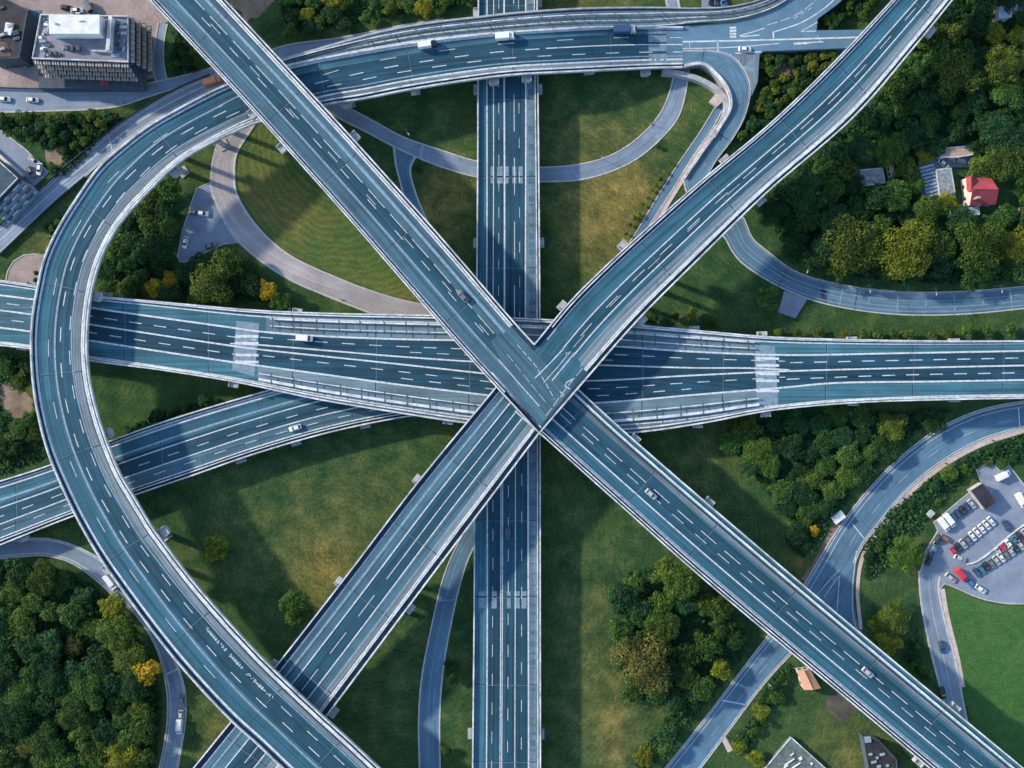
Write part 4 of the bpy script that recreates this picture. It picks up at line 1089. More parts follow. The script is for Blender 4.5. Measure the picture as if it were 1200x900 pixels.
# single trees the photograph shows clearly
for px, py, r, col, wd, lab in (
    (1063, 293, 34, 'leaf_bright', 'east', 'broad bright yellow-green tree, by far the brightest crown in the eastern wood'),
    (1001, 286, 34, 'leaf_olive', 'east', 'broad olive tree standing next to the bright yellow-green giant'),
    (1182, 186, 25, 'leaf_olive', 'east', 'wide olive tree above the red-roofed house'),
    (1150, 197, 15, 'leaf_olive', 'east', 'smaller olive tree touching the corner above the red roof'),
    (1111, 236, 13, 'leaf_bright', 'east', 'small yellow-green tree at the lower end of the grey yard'),
    (1086, 183, 10, 'leaf_bright', 'east', 'small yellow-green tree at the upper corner of the grey yard'),
    (1062, 199, 15, 'leaf_olive', 'east', 'rounded olive tree between the grey yard and the tan shed'),
    (1150, 285, 26, 'leaf_olive', 'east', 'spreading olive tree below the red-roofed house'),
    (1190, 290, 20, 'leaf_bright', 'east', 'yellow-green tree at the picture edge below the red-roofed house'),
    (1122, 82, 26, 'leaf_olive', 'east', 'large olive tree with an orange tinge deep in the eastern wood'),
    (1178, 75, 24, 'leaf_olive', 'east', 'large olive tree below the pale blue roofs'),
    (1165, 41, 14, 'leaf_bright', 'east', 'yellowish tree directly below the pale blue roofs'),
    (1191, 40, 12, 'leaf_bright', 'east', 'yellowish tree at the picture edge below the pale blue roofs'),
    (250, 643, 16, 'leaf_bright', 'field', 'lone yellow-green tree in the wide western field'),
    (346, 712, 20, 'leaf_mid', 'field', 'lone dark round tree beside the southern motorway arm'),
    (902, 350, 15, 'leaf_mid', 'field', 'lone round green tree beside the paved spur'),
    (172, 788, 17, 'leaf_gold', 'corner', 'golden yellow tree at the edge of the corner wood'),
    (131, 714, 15, 'leaf_bright', 'corner', 'yellow-green tree close under the great curve'),
    (84, 757, 14, 'leaf_brown', 'corner', 'brownish olive tree in the middle of the corner wood'),
    (32, 877, 12, 'leaf_brown', 'corner', 'brownish olive tree low in the corner wood'),
    (140, 893, 20, 'leaf_bright', 'corner', 'yellow-green tree at the bottom edge of the corner wood'),
    (178, 338, 13, 'leaf_gold', 'west', 'golden yellow tree just above the horizontal motorway'),
    (198, 327, 12, 'leaf_gold', 'west', 'second golden tree, nearer to the triangular lay-by'),
    (311, 341, 12, 'leaf_gold', 'west', 'bright yellow tree standing alone by the sunlit-pink ramp'),
    (245, 330, 24, 'leaf_olive', 'west', 'large olive tree below the triangular lay-by'),
    (755, 781, 32, 'leaf_brown', 'south', 'large brownish olive tree, broadest in the southern grove'),
    (844, 787, 13, 'leaf_bright', 'south', 'yellow-green tree beside the broad road in the southern grove'),
    (776, 736, 20, 'leaf_olive', 'south', 'olive tree just above the brownish olive giant'),
    (830, 757, 18, 'leaf_mid', 'south', 'green tree above the yellow-green one in the southern grove'),
    (755, 888, 13, 'leaf_bright', 'south', 'yellow-green tree at the bottom edge near the broad road'),
    (1061, 650, 20, 'leaf_olive', 'verge', 'rounded olive tree beside the car park access road'),
    (1031, 640, 7, 'leaf_olive', 'verge', 'small bush-like tree between the broad road and the olive tree'),
    (1048, 725, 22, 'leaf_olive', 'verge', 'wide olive tree above the lower motorway arm'),
    (1028, 731, 10, 'leaf_bright', 'verge', 'small yellow-green tree at the side of the wide olive one'),
    (1043, 754, 15, 'leaf_bright', 'verge', 'yellow-green tree closest to the lower motorway arm'),
    (1112, 553, 12, 'leaf_olive', 'verge', 'olive shrubby tree between the broad road and the car park'),
    (1019, 531, 14, 'leaf_olive', 'slope', 'olive tree at the top of the sandy verge'),
    (992, 557, 15, 'leaf_olive', 'slope', 'olive tree halfway down the sandy verge'),
    (977, 578, 15, 'leaf_mid', 'slope', 'green tree beside the sandy verge'),
    (955, 622, 7, 'leaf_gold', 'slope', 'small golden tree at the lower sandy verge'),
    (1047, 500, 19, 'leaf_olive', 'slope', 'broad olive tree nearest to the bend of the broad road'),
    (915, 576, 15, 'leaf_mid', 'slope', 'green tree at the edge of the eastern field'),
    (893, 832, 11, 'leaf_bright', 'verge', 'yellow-green tree beside the broad road below the arm'),
    (911, 814, 11, 'leaf_mid', 'verge', 'green tree between the broad road and the orange-roofed house'),
    (867, 876, 9, 'leaf_bright', 'verge', 'yellow-green tree next to the stub path'),
    (885, 890, 11, 'leaf_bright', 'verge', 'yellow-green tree at the bottom edge near the weathered court'),
):
    tree(px, py, r, col, wd, 'tree', lab, check=False)

DK, MD, OL, BR = 'leaf_dark', 'leaf_mid', 'leaf_olive', 'leaf_bright'
hs = [[(1000, 172), (1042, 172), (1052, 190), (1052, 210), (1040, 224), (1000, 222)], [(1072, 168), (1145, 165), (1145, 200), (1178, 205), (1205, 218), (1205, 250), (1178, 250), (1165, 262), (1112, 258), (1112, 240), (1074, 236)], [(1163, -5), (1205, -5), (1205, 26), (1163, 26)]]
wood('corner', [(-8, 664), (58, 662), (108, 684), (148, 724), (176, 768), (190, 815), (188, 860), (182, 905), (-8, 905)], 24, 12, 23, [(DK, 5), (MD, 5), (OL, 2)], 3, limit=66)
wood('east', [(1118, -8), (1208, -8), (1208, 325), (1130, 332), (1050, 331), (988, 322), (936, 304), (908, 272), (896, 240), (930, 205), (1000, 146), (1070, 64)], 24, 11, 24, [(DK, 6), (MD, 4), (OL, 1.5)], 5, hs, limit=88)
wood('west', [(122, 318), (128, 296), (150, 258), (182, 224), (206, 204), (206, 240), (194, 300), (206, 318), (262, 293), (300, 318), (330, 352), (296, 352), (150, 344), (124, 338)], 20, 11, 18, [(DK, 5), (MD, 4), (OL, 2)], 8, limit=31)
wood('slope', [(845, 506), (900, 492), (1000, 482), (1118, 480), (1075, 505), (1035, 540), (1000, 575), (972, 620), (940, 655), (925, 610), (885, 560)], 21, 11, 20, [(DK, 6), (MD, 3), (OL, .6)], 9, limit=30)
wood('south', [(733, 672), (790, 660), (820, 690), (872, 740), (872, 765), (840, 812), (790, 868), (760, 905), (742, 896), (775, 850), (786, 828), (735, 815), (722, 740)], 21, 11, 21, [(DK, 5), (MD, 4), (OL, 1)], 12, limit=26)
wood('west edge', [(-8, 415), (34, 420), (44, 490), (56, 535), (-8, 558)], 18, 8, 14, [(DK, 5), (MD, 4), (OL, 2)], 14, [[(0, 450), (40, 450), (40, 490), (0, 490)]], limit=10)
wood('top', [(326, -8), (548, -8), (540, 8), (470, 16), (400, 30), (335, 40)], 16, 8, 13, [(DK, 3), (MD, 4), (OL, 3), (BR, .6)], 15, limit=20)

# bushes
wood('lane hedge', [(-8, 137), (135, 134), (142, 142), (120, 160), (108, 176), (80, 205), (62, 208), (55, 170), (-8, 148)], 9, 5, 11, [(DK, 4), (MD, 4), (OL, 3)], 21, [[(54, 172), (74, 172), (74, 196), (54, 196)]], name='bush', limit=42)
wood('junction hedge', [(892, 66), (985, 62), (975, 76), (940, 108), (905, 136), (868, 165), (866, 150), (884, 128), (892, 100)], 8, 5, 10, [(DK, 3), (OL, 4), (BR, 2)], 22, [[(905, 74), (932, 72), (932, 90), (905, 92)]], name='bush', limit=38)
wood('island hedge', [(962, 18), (985, 2), (1010, -8), (1036, -8), (1014, 22), (1000, 30), (964, 32)], 8, 5, 8, [(DK, 2), (OL, 4)], 23, [[(988, 16), (1008, 12), (1006, 28), (985, 30)]], name='bush', limit=16)
wood('drive hedge', [(206, 40), (236, 74), (242, 82), (204, 90), (200, 70)], 8, 5, 9, [(DK, 3), (MD, 2), (OL, 2)], 24, name='bush', limit=12)
wood('verge bushes', [(1010, 640), (1040, 600), (1090, 560), (1140, 530), (1205, 505), (1205, 540), (1150, 545), (1100, 590), (1040, 660), (1014, 680)], 12, 4, 9, [(DK, 4), (MD, 4), (OL, 2)], 25, name='bush', limit=14)
wood('feeder bushes', [(150, 506), (180, 484), (240, 468), (238, 476), (190, 494), (155, 510)], 10, 5, 9, [(DK, 2), (MD, 2), (OL, 1)], 26, name='bush', limit=9)
wood('southern verge', [(868, 858), (880, 842), (900, 800), (925, 775), (928, 782), (912, 806), (905, 830), (880, 872), (862, 885)], 8, 4, 7, [(DK, 2), (MD, 2), (OL, 2)], 27, name='bush', limit=12)
wood('curve verge', [(70, 258), (92, 232), (76, 276), (62, 284), (50, 262)], 9, 4, 7, [(MD, 2), (OL, 2)], 28, name='bush', limit=7)
wood('arm verge', [(1055, 770), (1075, 740), (1082, 780), (1090, 800), (1075, 790)], 9, 4, 8, [(DK, 2), (MD, 2)], 29, name='bush', limit=6)
k = 0
ORD = ['first', 'second', 'third', 'fourth', 'fifth', 'sixth', 'seventh', 'eighth', 'ninth', 'tenth', 'eleventh', 'twelfth', 'thirteenth', 'fourteenth', 'fifteenth', 'sixteenth', 'seventeenth', 'eighteenth', 'nineteenth', 'twentieth']
row = [(766, 372), (792, 371), (811, 369), (833, 377), (914, 389), (934, 390), (960, 389), (989, 391), (1012, 391), (1030, 392), (1047, 392), (1064, 392), (1094, 392), (1112, 391), (1136, 387), (1157, 388), (1185, 386)]
for i, (x, y) in enumerate(row):
    tree(x, y, R2.uniform(6, 8.5), R2.choice([OL, OL, BR, MD]), 'row', 'bush', f'{ORD[i]} round bush from the crossing in the row above the horizontal motorway', check=False, hf=1.2, group='bushes in a row above the horizontal motorway')
for x, y, r, lab in ((527, 782, 9, 'dark bush beside the slim slip road and vertical motorway'), (529, 795, 8, 'green bush just below the dark one beside the vertical motorway'), (523, 880, 8, 'small green bush near the bottom of the slim slip road'), (490, 197, 7, 'dark bush in the fork of the narrow link and the loop road'), (771, 172, 4, 'tiny bush outside the loop road bend'), (42, 320, 4, 'upper half of the clipped hedge in the turning bay'), (42, 328, 4, 'lower half of the clipped hedge in the turning bay')):
    tree(x, y, r, DK if 'dark' in lab else MD, 'single', 'bush', lab, check=False)
# little shrubs along the edge of the dry field beside the service lane
for i in range(13):
    f = i / 12
    tree(766 - 42 * f + 55 * (1 - f) * .35 + R2.uniform(-1, 1), 192 + 98 * f + R2.uniform(-2, 2), R2.uniform(2.0, 3.6), R2.choice([MD, OL, BR]), 'lane row', 'bush', f'{ORD[i]} low shrub from the top in the line beside the service lane', check=False, group='low shrubs in a line beside the service lane')

# --- labels: what it looks like, and how it ranks from something one can find
ANCH = {'corner': [((172, 788), 'the golden tree'), ((84, 757), 'the central brownish tree'), ((32, 877), 'the low brownish tree'), ((0, 650), 'the start of the slim bend'), ((150, 700), 'the great curve'), ((190, 895), 'the slim bend\'s lower end'), ((0, 770), 'the picture edge'), ((131, 714), 'the yellow-green tree')],
        'east': [((1063, 293), 'the yellow-green giant'), ((1150, 223), 'the red-roofed house'), ((1020, 208), 'the grey mottled roof'), ((1175, 12), 'the pale blue roofs'), ((1085, 70), 'the topmost arm'), ((905, 260), 'the slip road tunnel'), ((1195, 330), 'the slip road\'s end'), ((1122, 82), 'the orange-tinged tree'), ((960, 200), 'the topmost arm\'s middle'), ((1195, 130), 'the picture edge')],
        'west': [((178, 338), 'the golden tree'), ((311, 341), 'the bright yellow tree'), ((220, 210), 'the top of the lay-by'), ((212, 300), 'the lay-by tip'), ((118, 300), 'the great curve'), ((150, 250), 'the great curve\'s bend')],
        'slope': [((955, 622), 'the small golden tree'), ((1047, 500), 'the broad olive tree'), ((915, 576), 'the lone green edge tree'), ((850, 500), 'the lower motorway arm'), ((960, 480), 'the horizontal motorway'), ((1115, 480), 'the broad road\'s end')],
        'south': [((755, 781), 'the brownish olive giant'), ((844, 787), 'the yellow-green tree'), ((755, 888), 'the bottom tree'), ((740, 670), 'the open southern field'), ((870, 740), 'the lower motorway arm')],
        'west edge': [((20, 470), 'the bare soil patch'), ((0, 560), 'the feeder viaduct'), ((30, 415), 'the horizontal motorway')],
        'top': [((330, 40), 'the topmost arm'), ((540, 0), 'the vertical motorway'), ((430, 20), 'the local street')],
        'lane hedge': [((140, 135), 'the lane corner'), ((0, 140), 'the picture edge'), ((65, 185), 'the soil clearing'), ((70, 130), 'the local street'), ((100, 185), 'the frontage lane')],
        'junction hedge': [((918, 82), 'the soil clearing'), ((868, 160), 'the ramp'), ((980, 62), 'the topmost arm'), ((892, 68), 'the junction corner'), ((930, 110), 'the topmost arm\'s middle')],
        'island hedge': [((962, 30), 'the junction'), ((1030, 0), 'the topmost arm'), ((985, 0), 'the top edge')],
        'drive hedge': [((200, 88), 'the local street'), ((206, 40), 'the driveway top'), ((240, 80), 'the topmost arm')],
        'verge bushes': [((1112, 553), 'the olive shrubby tree'), ((1061, 650), 'the rounded olive tree'), ((1200, 510), 'the picture edge'), ((1031, 640), 'the bush-like tree'), ((1144, 545), 'the car park corner')],
        'feeder bushes': [((150, 510), 'the great curve'), ((240, 470), 'the horizontal motorway')],
        'southern verge': [((925, 778), 'the lower motorway arm'), ((862, 885), 'the stub path')],
        'curve verge': [((90, 232), 'the frontage lane'), ((60, 285), 'the turning bay')],
        'arm verge': [((1075, 740), 'the access road'), ((1060, 770), 'the wide olive tree')]}
WNAME = {'corner': 'in the corner wood', 'east': 'in the eastern wood', 'west': 'inside the curve', 'slope': 'by the sandy verge', 'south': 'in the southern grove', 'west edge': 'at the western edge', 'top': 'in the top grove',
         'lane hedge': 'by the frontage lane', 'junction hedge': 'below the junction', 'island hedge': 'on the junction island', 'drive hedge': 'by the driveway', 'verge bushes': 'on the car park verge', 'feeder bushes': 'above the feeder viaduct', 'southern verge': 'by the broad road', 'curve verge': 'beside the curve', 'arm verge': 'above the lower arm'}
def cls(t):
    return COLNAME[t[4]]
USED = set(); DUPL = []
for key in ANCH:
    mem = [t for t in TREES if t[5] == key and not t[0].get('label')]
    for t in mem:
        best = None
        for (ax, ay), nm in ANCH[key]:
            peers = sorted([q for q in mem if cls(q) == cls(t)], key=lambda q: (q[1] - ax) ** 2 + (q[2] - ay) ** 2)
            rk = [q[0].name for q in peers].index(t[0].name)
            if best is None or rk < best[0]: best = (rk, nm)
        rk, nm = best
        kind = 'bush' if t[6] == 'bush' else 'tree'
        lab = f"{cls(t)} {kind} nearest {nm}, {WNAME[key]}" if rk == 0 else f"{ORD[min(rk, 19)]} {cls(t)} {kind} from {nm}, {WNAME[key]}"
        if lab in USED: DUPL.append(lab)
        USED.add(lab); t[0]['label'] = lab
        t[0]['category'] = kind
        t[0]['group'] = ('bushes ' if kind == 'bush' else 'trees ') + WNAME[key]

# undergrowth beneath the woods: ground cover no one could count
import collections
print('TREECOUNT', collections.Counter((t[6], t[5]) for t in TREES), 'trees', sum(t[6] == 'tree' for t in TREES), 'dup', len(DUPL))
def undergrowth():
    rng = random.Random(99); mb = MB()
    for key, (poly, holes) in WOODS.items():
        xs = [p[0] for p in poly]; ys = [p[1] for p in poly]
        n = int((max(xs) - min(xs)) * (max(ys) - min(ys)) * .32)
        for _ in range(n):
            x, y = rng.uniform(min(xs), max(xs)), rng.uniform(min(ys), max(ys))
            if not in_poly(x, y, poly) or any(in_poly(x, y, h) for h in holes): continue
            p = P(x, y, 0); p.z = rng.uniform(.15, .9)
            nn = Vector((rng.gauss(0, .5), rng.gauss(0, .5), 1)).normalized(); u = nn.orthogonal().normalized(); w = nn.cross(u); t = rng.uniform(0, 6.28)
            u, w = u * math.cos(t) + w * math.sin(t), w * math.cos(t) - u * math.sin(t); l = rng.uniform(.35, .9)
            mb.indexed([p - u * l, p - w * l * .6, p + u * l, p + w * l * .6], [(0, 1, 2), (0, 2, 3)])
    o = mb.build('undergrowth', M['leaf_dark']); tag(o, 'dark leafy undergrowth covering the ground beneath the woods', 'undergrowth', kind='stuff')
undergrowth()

# ================================================================== BUILDINGS
BM = {'roof_grey': mat_noise('roof_gravel', (0.20, 0.20, 0.235), .2, .3), 'roof_white': mat_noise('roof_white', (0.66, 0.67, 0.66), .15, .4), 'roof_dark': mat_noise('roof_tar', (0.030, 0.030, 0.038), .4, .25),
      'brown': mat_noise('roof_brown', (0.13, 0.085, 0.07), .4, .3), 'louvre': mat_noise('louvre_cream', (0.46, 0.40, 0.36), .25, .7), 'wall_dark': mat_noise('wall_slate', (0.06, 0.085, 0.11), .25, .5),
      'red': mat_noise('roof_tiles_red', (0.34, 0.060, 0.075), .22, .5), 'wall': mat_noise('render_white', (0.55, 0.52, 0.49), .15, .6), 'orange': mat_noise('roof_orange', (0.52, 0.30, 0.19), .12, .4),
      'blue': mat_noise('roof_slate_blue', (0.035, 0.075, 0.11), .3, .4), 'paleblue': mat_noise('roof_pale_blue', (0.23, 0.32, 0.40), .3, .6), 'mottled': mat_noise('roof_mottled', (0.22, 0.25, 0.27), .55, .9), 'mossy': mat_noise('roof_mossy', (0.105, 0.14, 0.135), .5, .5), 'tan': mat_noise('roof_tan', (0.36, 0.27, 0.21), .25, .8)}
def XY(pts, z): return [tuple(P(x, y, z).xy) for x, y in pts]
def house_flat(name, label, cat, pts, h, wall, roof, parapet=.4, win=0, z0=-.2):
    """pts: roof outline in the photo at height h"""
    q = XY(pts, h); c = (sum(p[0] for p in q) / len(q), sum(p[1] for p in q) / len(q))
    root = thing(name, label, cat, (c[0], c[1], 0))
    mb = MB(); mb.prism(q, z0, h - .02); mb.build('wall', BM[wall] if wall in BM else M[wall], root)
    mb = MB(); qq = [Vector(p).lerp(Vector(c), .012) for p in q]; mb.prism([tuple(p) for p in qq], h - .02 + .003, h + .12); r = mb.build('roof', BM[roof], root)
    if parapet:
        mb = MB(); pl = list(pts) + [pts[0]]; px_wall(mb, pl, h, 1.2, -.05, parapet, False); mb.build('parapet', M['parapet'] if roof != 'roof_dark' else BM['wall_dark'], root)
    if win:
        a = sum(q[i][0] * q[(i + 1) % len(q)][1] - q[(i + 1) % len(q)][0] * q[i][1] for i in range(len(q)))
        if a < 0: q = q[::-1]
        for i in range(len(q)):
            A, B = Vector(q[i]), Vector(q[(i + 1) % len(q)]); L = (B - A).length
            if L < 3: continue
            d = (B - A) / L; nrm = Vector((d.y, -d.x)); k = max(1, int(L / 3.2))
            for fl in range(win):
                zc = 1.6 + fl * 3.0
                if zc + 1 > h: break
                for w in range(k):
                    m = A + d * L * (w + .5) / k + nrm * .03
                    mb = MB(); mb.box((m.x, m.y), d, min(.8, L / k * .36), .05, zc - .7, zc + .75); mb.build('window', M['glass'], root)
    return root, r

# office block with louvred terraces
B1 = [(49, 18), (151, 20), (151, 73), (39, 69)]; hb = 15.5
root, roof = house_flat('office_block', 'grey-roofed office block with a white rooftop hall and louvred terraces', 'building', B1, hb, 'wall_dark', 'roof_grey', .9)
mb = MB(); mb.prism(XY([(57, 17.5), (116.5, 17), (116.5, 39.5), (57.5, 39.5)], hb + 4.6), hb + .12, hb + 4.6); mb.build('rooftop_hall', BM['roof_white'], root)
mb = MB(); mb.prism(XY([(127, 19), (131, 19), (128, 59), (123.5, 59)], hb + 3.2), hb + .12, hb + 3.2); mb.build('fin_wall', M['parapet'], root)
mb = MB(); mb.prism(XY([(108, 58.2), (125, 59.2), (125, 60.6), (108, 59.8)], hb + 1.4), hb + .12, hb + 1.4); mb.build('fin_wall', M['parapet'], root)
for x, y, sx, sy, hh in ((80, 57, 2.6, 3, 1.4), (86.5, 58, 2.2, 3.2, 1.8), (93.5, 58, 2.4, 3, 1.6), (60, 63.5, 2.6, 2.6, 1.2), (66, 63, 2.4, 2.4, 1.0), (50, 58, 2, 1.6, .8), (54, 60, 1.5, 2, .9), (139, 43, 2.5, 2, 1.2), (138, 51, 2, 3, 1), (140, 58, 2, 2, 1), (53, 24, 2, 2, .8), (73, 34, 1.4, 1.4, 5.2), (99, 22, 3, .6, 5.0), (103, 31, 4, .6, 5.0)):
    mb = MB(); c = P(x, y, hb); mb.box((c.x, c.y), (1, 0), sx * S * .8, sy * S * .8, hb + (.12 if hh < 4 else 4.6), hb + hh); mb.build('rooftop_unit', BM['wall_dark'] if hh < 4 and x != 50 else M['steel'], root)
rr_ = random.Random(5)
for i in range(26):
    x, y = rr_.choice([(rr_.uniform(47, 58), rr_.uniform(26, 66)), (rr_.uniform(58, 122), rr_.uniform(48, 69)), (rr_.uniform(133, 149), rr_.uniform(24, 68))])
    mb = MB(); c = P(x, y, hb); mb.box((c.x, c.y), (1, rr_.choice([0, .1, 3])), rr_.uniform(.2, 1.3), rr_.uniform(.12, .5), hb + .125, hb + rr_.uniform(.3, 1.0)); mb.build('rooftop_unit', rr_.choice([BM['wall_dark'], M['steel'], BM['paleblue'], BM['tan']]), root)
q = [Vector(p) for p in XY(B1, hb)]       # nw, ne, se, sw in world
def facade(A, B, out, floors, bays, depth0, step, z0, zt):
    d = (B - A).normalized(); L = (B - A).length
    for f in range(floors):
        z = zt - .9 - f * (zt - z0) / floors; dp = depth0 + step * f
        mb = MB(); c = (A + B) / 2 + out * dp / 2; mb.box((c.x, c.y), d, L / 2 + dp * .2, dp / 2 - .02, z - .5, z - .2); mb.build('terrace', BM['wall_dark'], root)
        for b in range(bays):
            c = A + d * L * (b + .5) / bays + out * (dp - .35)
            mb = MB()
            for k in (-.3, 0, .3):
                e = c + d * L / bays * k; mb.box((e.x, e.y), out, .55, L / bays * .075, z - .18, z + .75)
            mb.build('louvre', BM['louvre'], root)
    for f in range(4):
        for b in range(10):
            c = A + d * L * (b + .5) / 10 + out * .04
            mb = MB(); mb.box((c.x, c.y), d, L / 10 * .4, .05, 1.2 + f * 3.2, 3.4 + f * 3.2); mb.build('window', M['glass'], root)
facade(q[3], q[2], Vector((0, -1)), 4, 11, 1.4, .75, 6.0, hb)
facade(q[2], q[1], Vector((1, 0)), 4, 8, 1.4, .8, 4.0, hb)
mb = MB(); c = P(108, 93, 3); mb.box((c.x, c.y), (1, 0), 18, 3.4, -.2, 4.2); mb.build('podium', BM['wall_dark'], root)
mb = MB(); c = P(123, 96, 4); mb.box((c.x, c.y), (1, 0), 1.6, 1.2, 4.22, 4.6); mb.build('canopy', BM['red'], root)

root, roof = house_flat('warehouse', 'black tar-roofed warehouse with a white skylight at the corner', 'building', [(-14, -14), (2, -4), (33, 13), (23, 68), (-14, 70)], 9, 'wall_dark', 'roof_dark', .6, 1)
mb = MB(); mb.prism(XY([(7, 26.5), (16.5, 27.5), (13, 41.5), (5, 40.5)], 9.5), 9.12, 9.8); mb.build('skylight', BM['roof_white'], roof)
mb = MB(); mb.prism(XY([(-14, 46), (8, 50), (14, 66), (-14, 68)], 9.1), 9.125, 9.2); mb.build('rust_panel', BM['brown'], roof)
for i in range(8):
    mb = MB(); c = P(R2.uniform(1, 24), R2.uniform(8, 60), 9.3); mb.box((c.x, c.y), (1, .3), R2.uniform(.4, 1.2), R2.uniform(.3, .7), 9.13, 9.13 + R2.uniform(.3, 1)); mb.build('roof_vent', BM['wall_dark'] if i % 3 else M['conc'], roof)

root, roof = house_flat('glass_hall', 'slate-blue hall with a glazed stepped front by the loading yard', 'building', [(-14, 182), (0, 190), (21, 209), (0, 231), (-14, 246)], 9, 'wall_dark', 'blue', .4)
A, B = P(21, 209, 9).xy, P(-14, 246, 9).xy; d = (B - A).normalized(); out = Vector((-d.y, d.x)); out = out if out.x > 0 else -out
for f in range(4):
    mb = MB(); m_ = (A + B) / 2 + out * (.9 + f * 1.1); mb.box((m_.x, m_.y), d, (B - A).length / 2, .5, -.1, 7.4 - f * 1.7); mb.build('glazing_bay', BM['paleblue'], root)
    for k in range(6):
        e = A + d * (B - A).length * (k + .5 + .2 * ((f * 7 + k * 3) % 3 - 1)) / 6 + out * (.95 + f * 1.1)
        mb = MB(); mb.box((e.x, e.y), d, .5 + .45 * ((k * 5 + f) % 3), .22, 7.42 - f * 1.7, 7.6 - f * 1.7); mb.build('awning', BM['red'] if (k + f) % 7 == 2 else (BM['roof_white'] if (k + f) % 2 else BM['wall_dark']), root)
lw = thing('boundary_wall', 'cream boundary wall between the loading yard and the glazed hall', 'wall', P(14, 194, 0))
mb = MB(); px_wall(mb, [(-14, 170), (0, 182), (16, 196), (29, 207)], 0, 3.5, -.2, 1.6); mb.build('wall', BM['wall'], lw)

def gable(name, label, pts, he, hr, ridge, wall, roofm, cat='house'):
    """pts: eaves corners in order nw, ne, se, sw at height he; ridge 'x' or 'y'"""
    q = [P(x, y, he) for x, y in pts]; c = sum(q, Vector()) / 4
    root = thing(name, label, cat, (c.x, c.y, 0))
    mb = MB(); mb.prism([tuple(p.lerp(c, .06).xy) for p in q], -.2, he); mb.build('wall', BM[wall], root)
    nw_, ne_, se_, sw_ = q
    if ridge == 'x': a, b = (nw_ + sw_) / 2, (ne_ + se_) / 2
    else: a, b = (nw_ + ne_) / 2, (sw_ + se_) / 2
    a = Vector((a.x, a.y, hr)); b = Vector((b.x, b.y, hr)); low = Vector((0, 0, -.25))
    for side in (0, 1):
        mb = MB()
        if ridge == 'x': f = [nw_, ne_, b, a] if side == 0 else [se_, sw_, a, b]
        else: f = [sw_, nw_, a, b] if side == 0 else [ne_, se_, b, a]
        vs = f + [p + low for p in f]
        mb.indexed(vs, [(0, 1, 2, 3), (7, 6, 5, 4), (0, 4, 5, 1), (1, 5, 6, 2), (2, 6, 7, 3), (3, 7, 4, 0)])
        mb.build('roof', BM[roofm], root)
    mb = MB()
    if ridge == 'x': mb.face([nw_.lerp(c, .06), a.lerp(c, .06) + low, sw_.lerp(c, .06)]); mb.face([se_.lerp(c, .06), b.lerp(c, .06) + low, ne_.lerp(c, .06)])
    else: mb.face([ne_.lerp(c, .06), a.lerp(c, .06) + low, nw_.lerp(c, .06)]); mb.face([sw_.lerp(c, .06), b.lerp(c, .06) + low, se_.lerp(c, .06)])
    mb.build('gable', BM[wall], root)
    mb = MB(); mb.tube(a + Vector((0, 0, .02)), b + Vector((0, 0, .02)), .13, .13, 6); mb.build('ridge_cap', BM[roofm], root)
    for k in (0, 1, 2, 3):
        A, B = q[k].lerp(c, .06), q[(k + 1) % 4].lerp(c, .06); d = (B - A).normalized(); n = Vector((-d.y, d.x, 0)); n = n if n.dot(A - c) > 0 else -n
        for f in (.28, .72):
            m_ = A.lerp(B, f) + n * .04; mb = MB(); mb.box((m_.x, m_.y), d, .55, .05, 1.0, 2.3); mb.build('window', M['glass'], root)
    return root
root = gable('house', 'red-roofed house with white walls in the eastern wood', [(1132, 207), (1162, 209), (1167, 239.5), (1136.5, 241)], 4.8, 8.2, 'x', 'wall', 'red')
mb = MB(); mb.prism(XY([(1144, 230.5), (1147.5, 230.5), (1147.5, 233), (1144, 233)], 8), 6, 9); mb.build('chimney', BM['tan'], root)
# cross gable of the red roof
p = [P(1132, 207.5, 4.9), P(1143, 207.5, 4.9), P(1143.5, 224, 8.1), P(1133, 224, 4.9), P(1138, 206.5, 7.9), P(1138.5, 224, 8.15)]
mb = MB(); mb.face([p[0], p[3], p[5], p[4]][::-1]); mb.face([p[4], p[5], p[2], p[1]][::-1]); mb.face([p[0], p[4], p[1]]); mb.build('cross_gable', BM['red'], root)
house_flat('house', 'long grey flat-roofed house at the head of the yard', 'house', [(1101, 174), (1138, 171), (1140, 181), (1122, 184), (1103, 184)], 4, 'wall', 'tan', .2, 1)
root, roof = house_flat('carport', 'grey carport roof with slatted edge beside the yard', 'carport', [(1097, 199), (1114, 197), (1119, 225), (1101, 229)], 3.2, 'wall', 'mottled', .15)
mb = MB(); c1, c2 = P(1078, 195, 3).xy, P(1088, 232, 3).xy; d = (c2 - c1).normalized(); n_ = Vector((-d.y, d.x)); n_ = n_ if n_.x > 0 else -n_
for k in range(9):
    mb = MB(); e = c1.lerp(c2, (k + .5) / 9) + n_ * 2.4; mb.box((e.x, e.y), n_, 2.6, .42, 2.5, 2.75); mb.build('slat', BM['paleblue'], root)
house_flat('garage', 'grey mottled flat roof garage by the small lawn', 'garage', [(1003, 200), (1034, 197), (1037, 214), (1005, 219)], 3.2, 'wall', 'mottled', .25, 1)
gable('shed', 'narrow tan shed next to the mottled garage', [(1041, 193), (1047, 192), (1051, 206), (1044, 208)], 2.4, 3.4, 'y', 'wall', 'tan', 'shed')
house_flat('shed', 'long pale shed below the red-roofed house', 'shed', [(1116, 245), (1147, 242.5), (1148, 251), (1117, 254)], 2.8, 'wall', 'paleblue', .15)
house_flat('house', 'pale blue flat-roofed house at the top edge of the wood', 'house', [(1172, -6), (1184, -6), (1184.5, 20), (1171, 21)], 5, 'wall', 'paleblue', .3, 1)
house_flat('house', 'pale blue roof cut by the upper picture corner', 'house', [(1188, -6), (1212, -6), (1212, 9), (1189, 12)], 4, 'wall', 'paleblue', .3, 1)
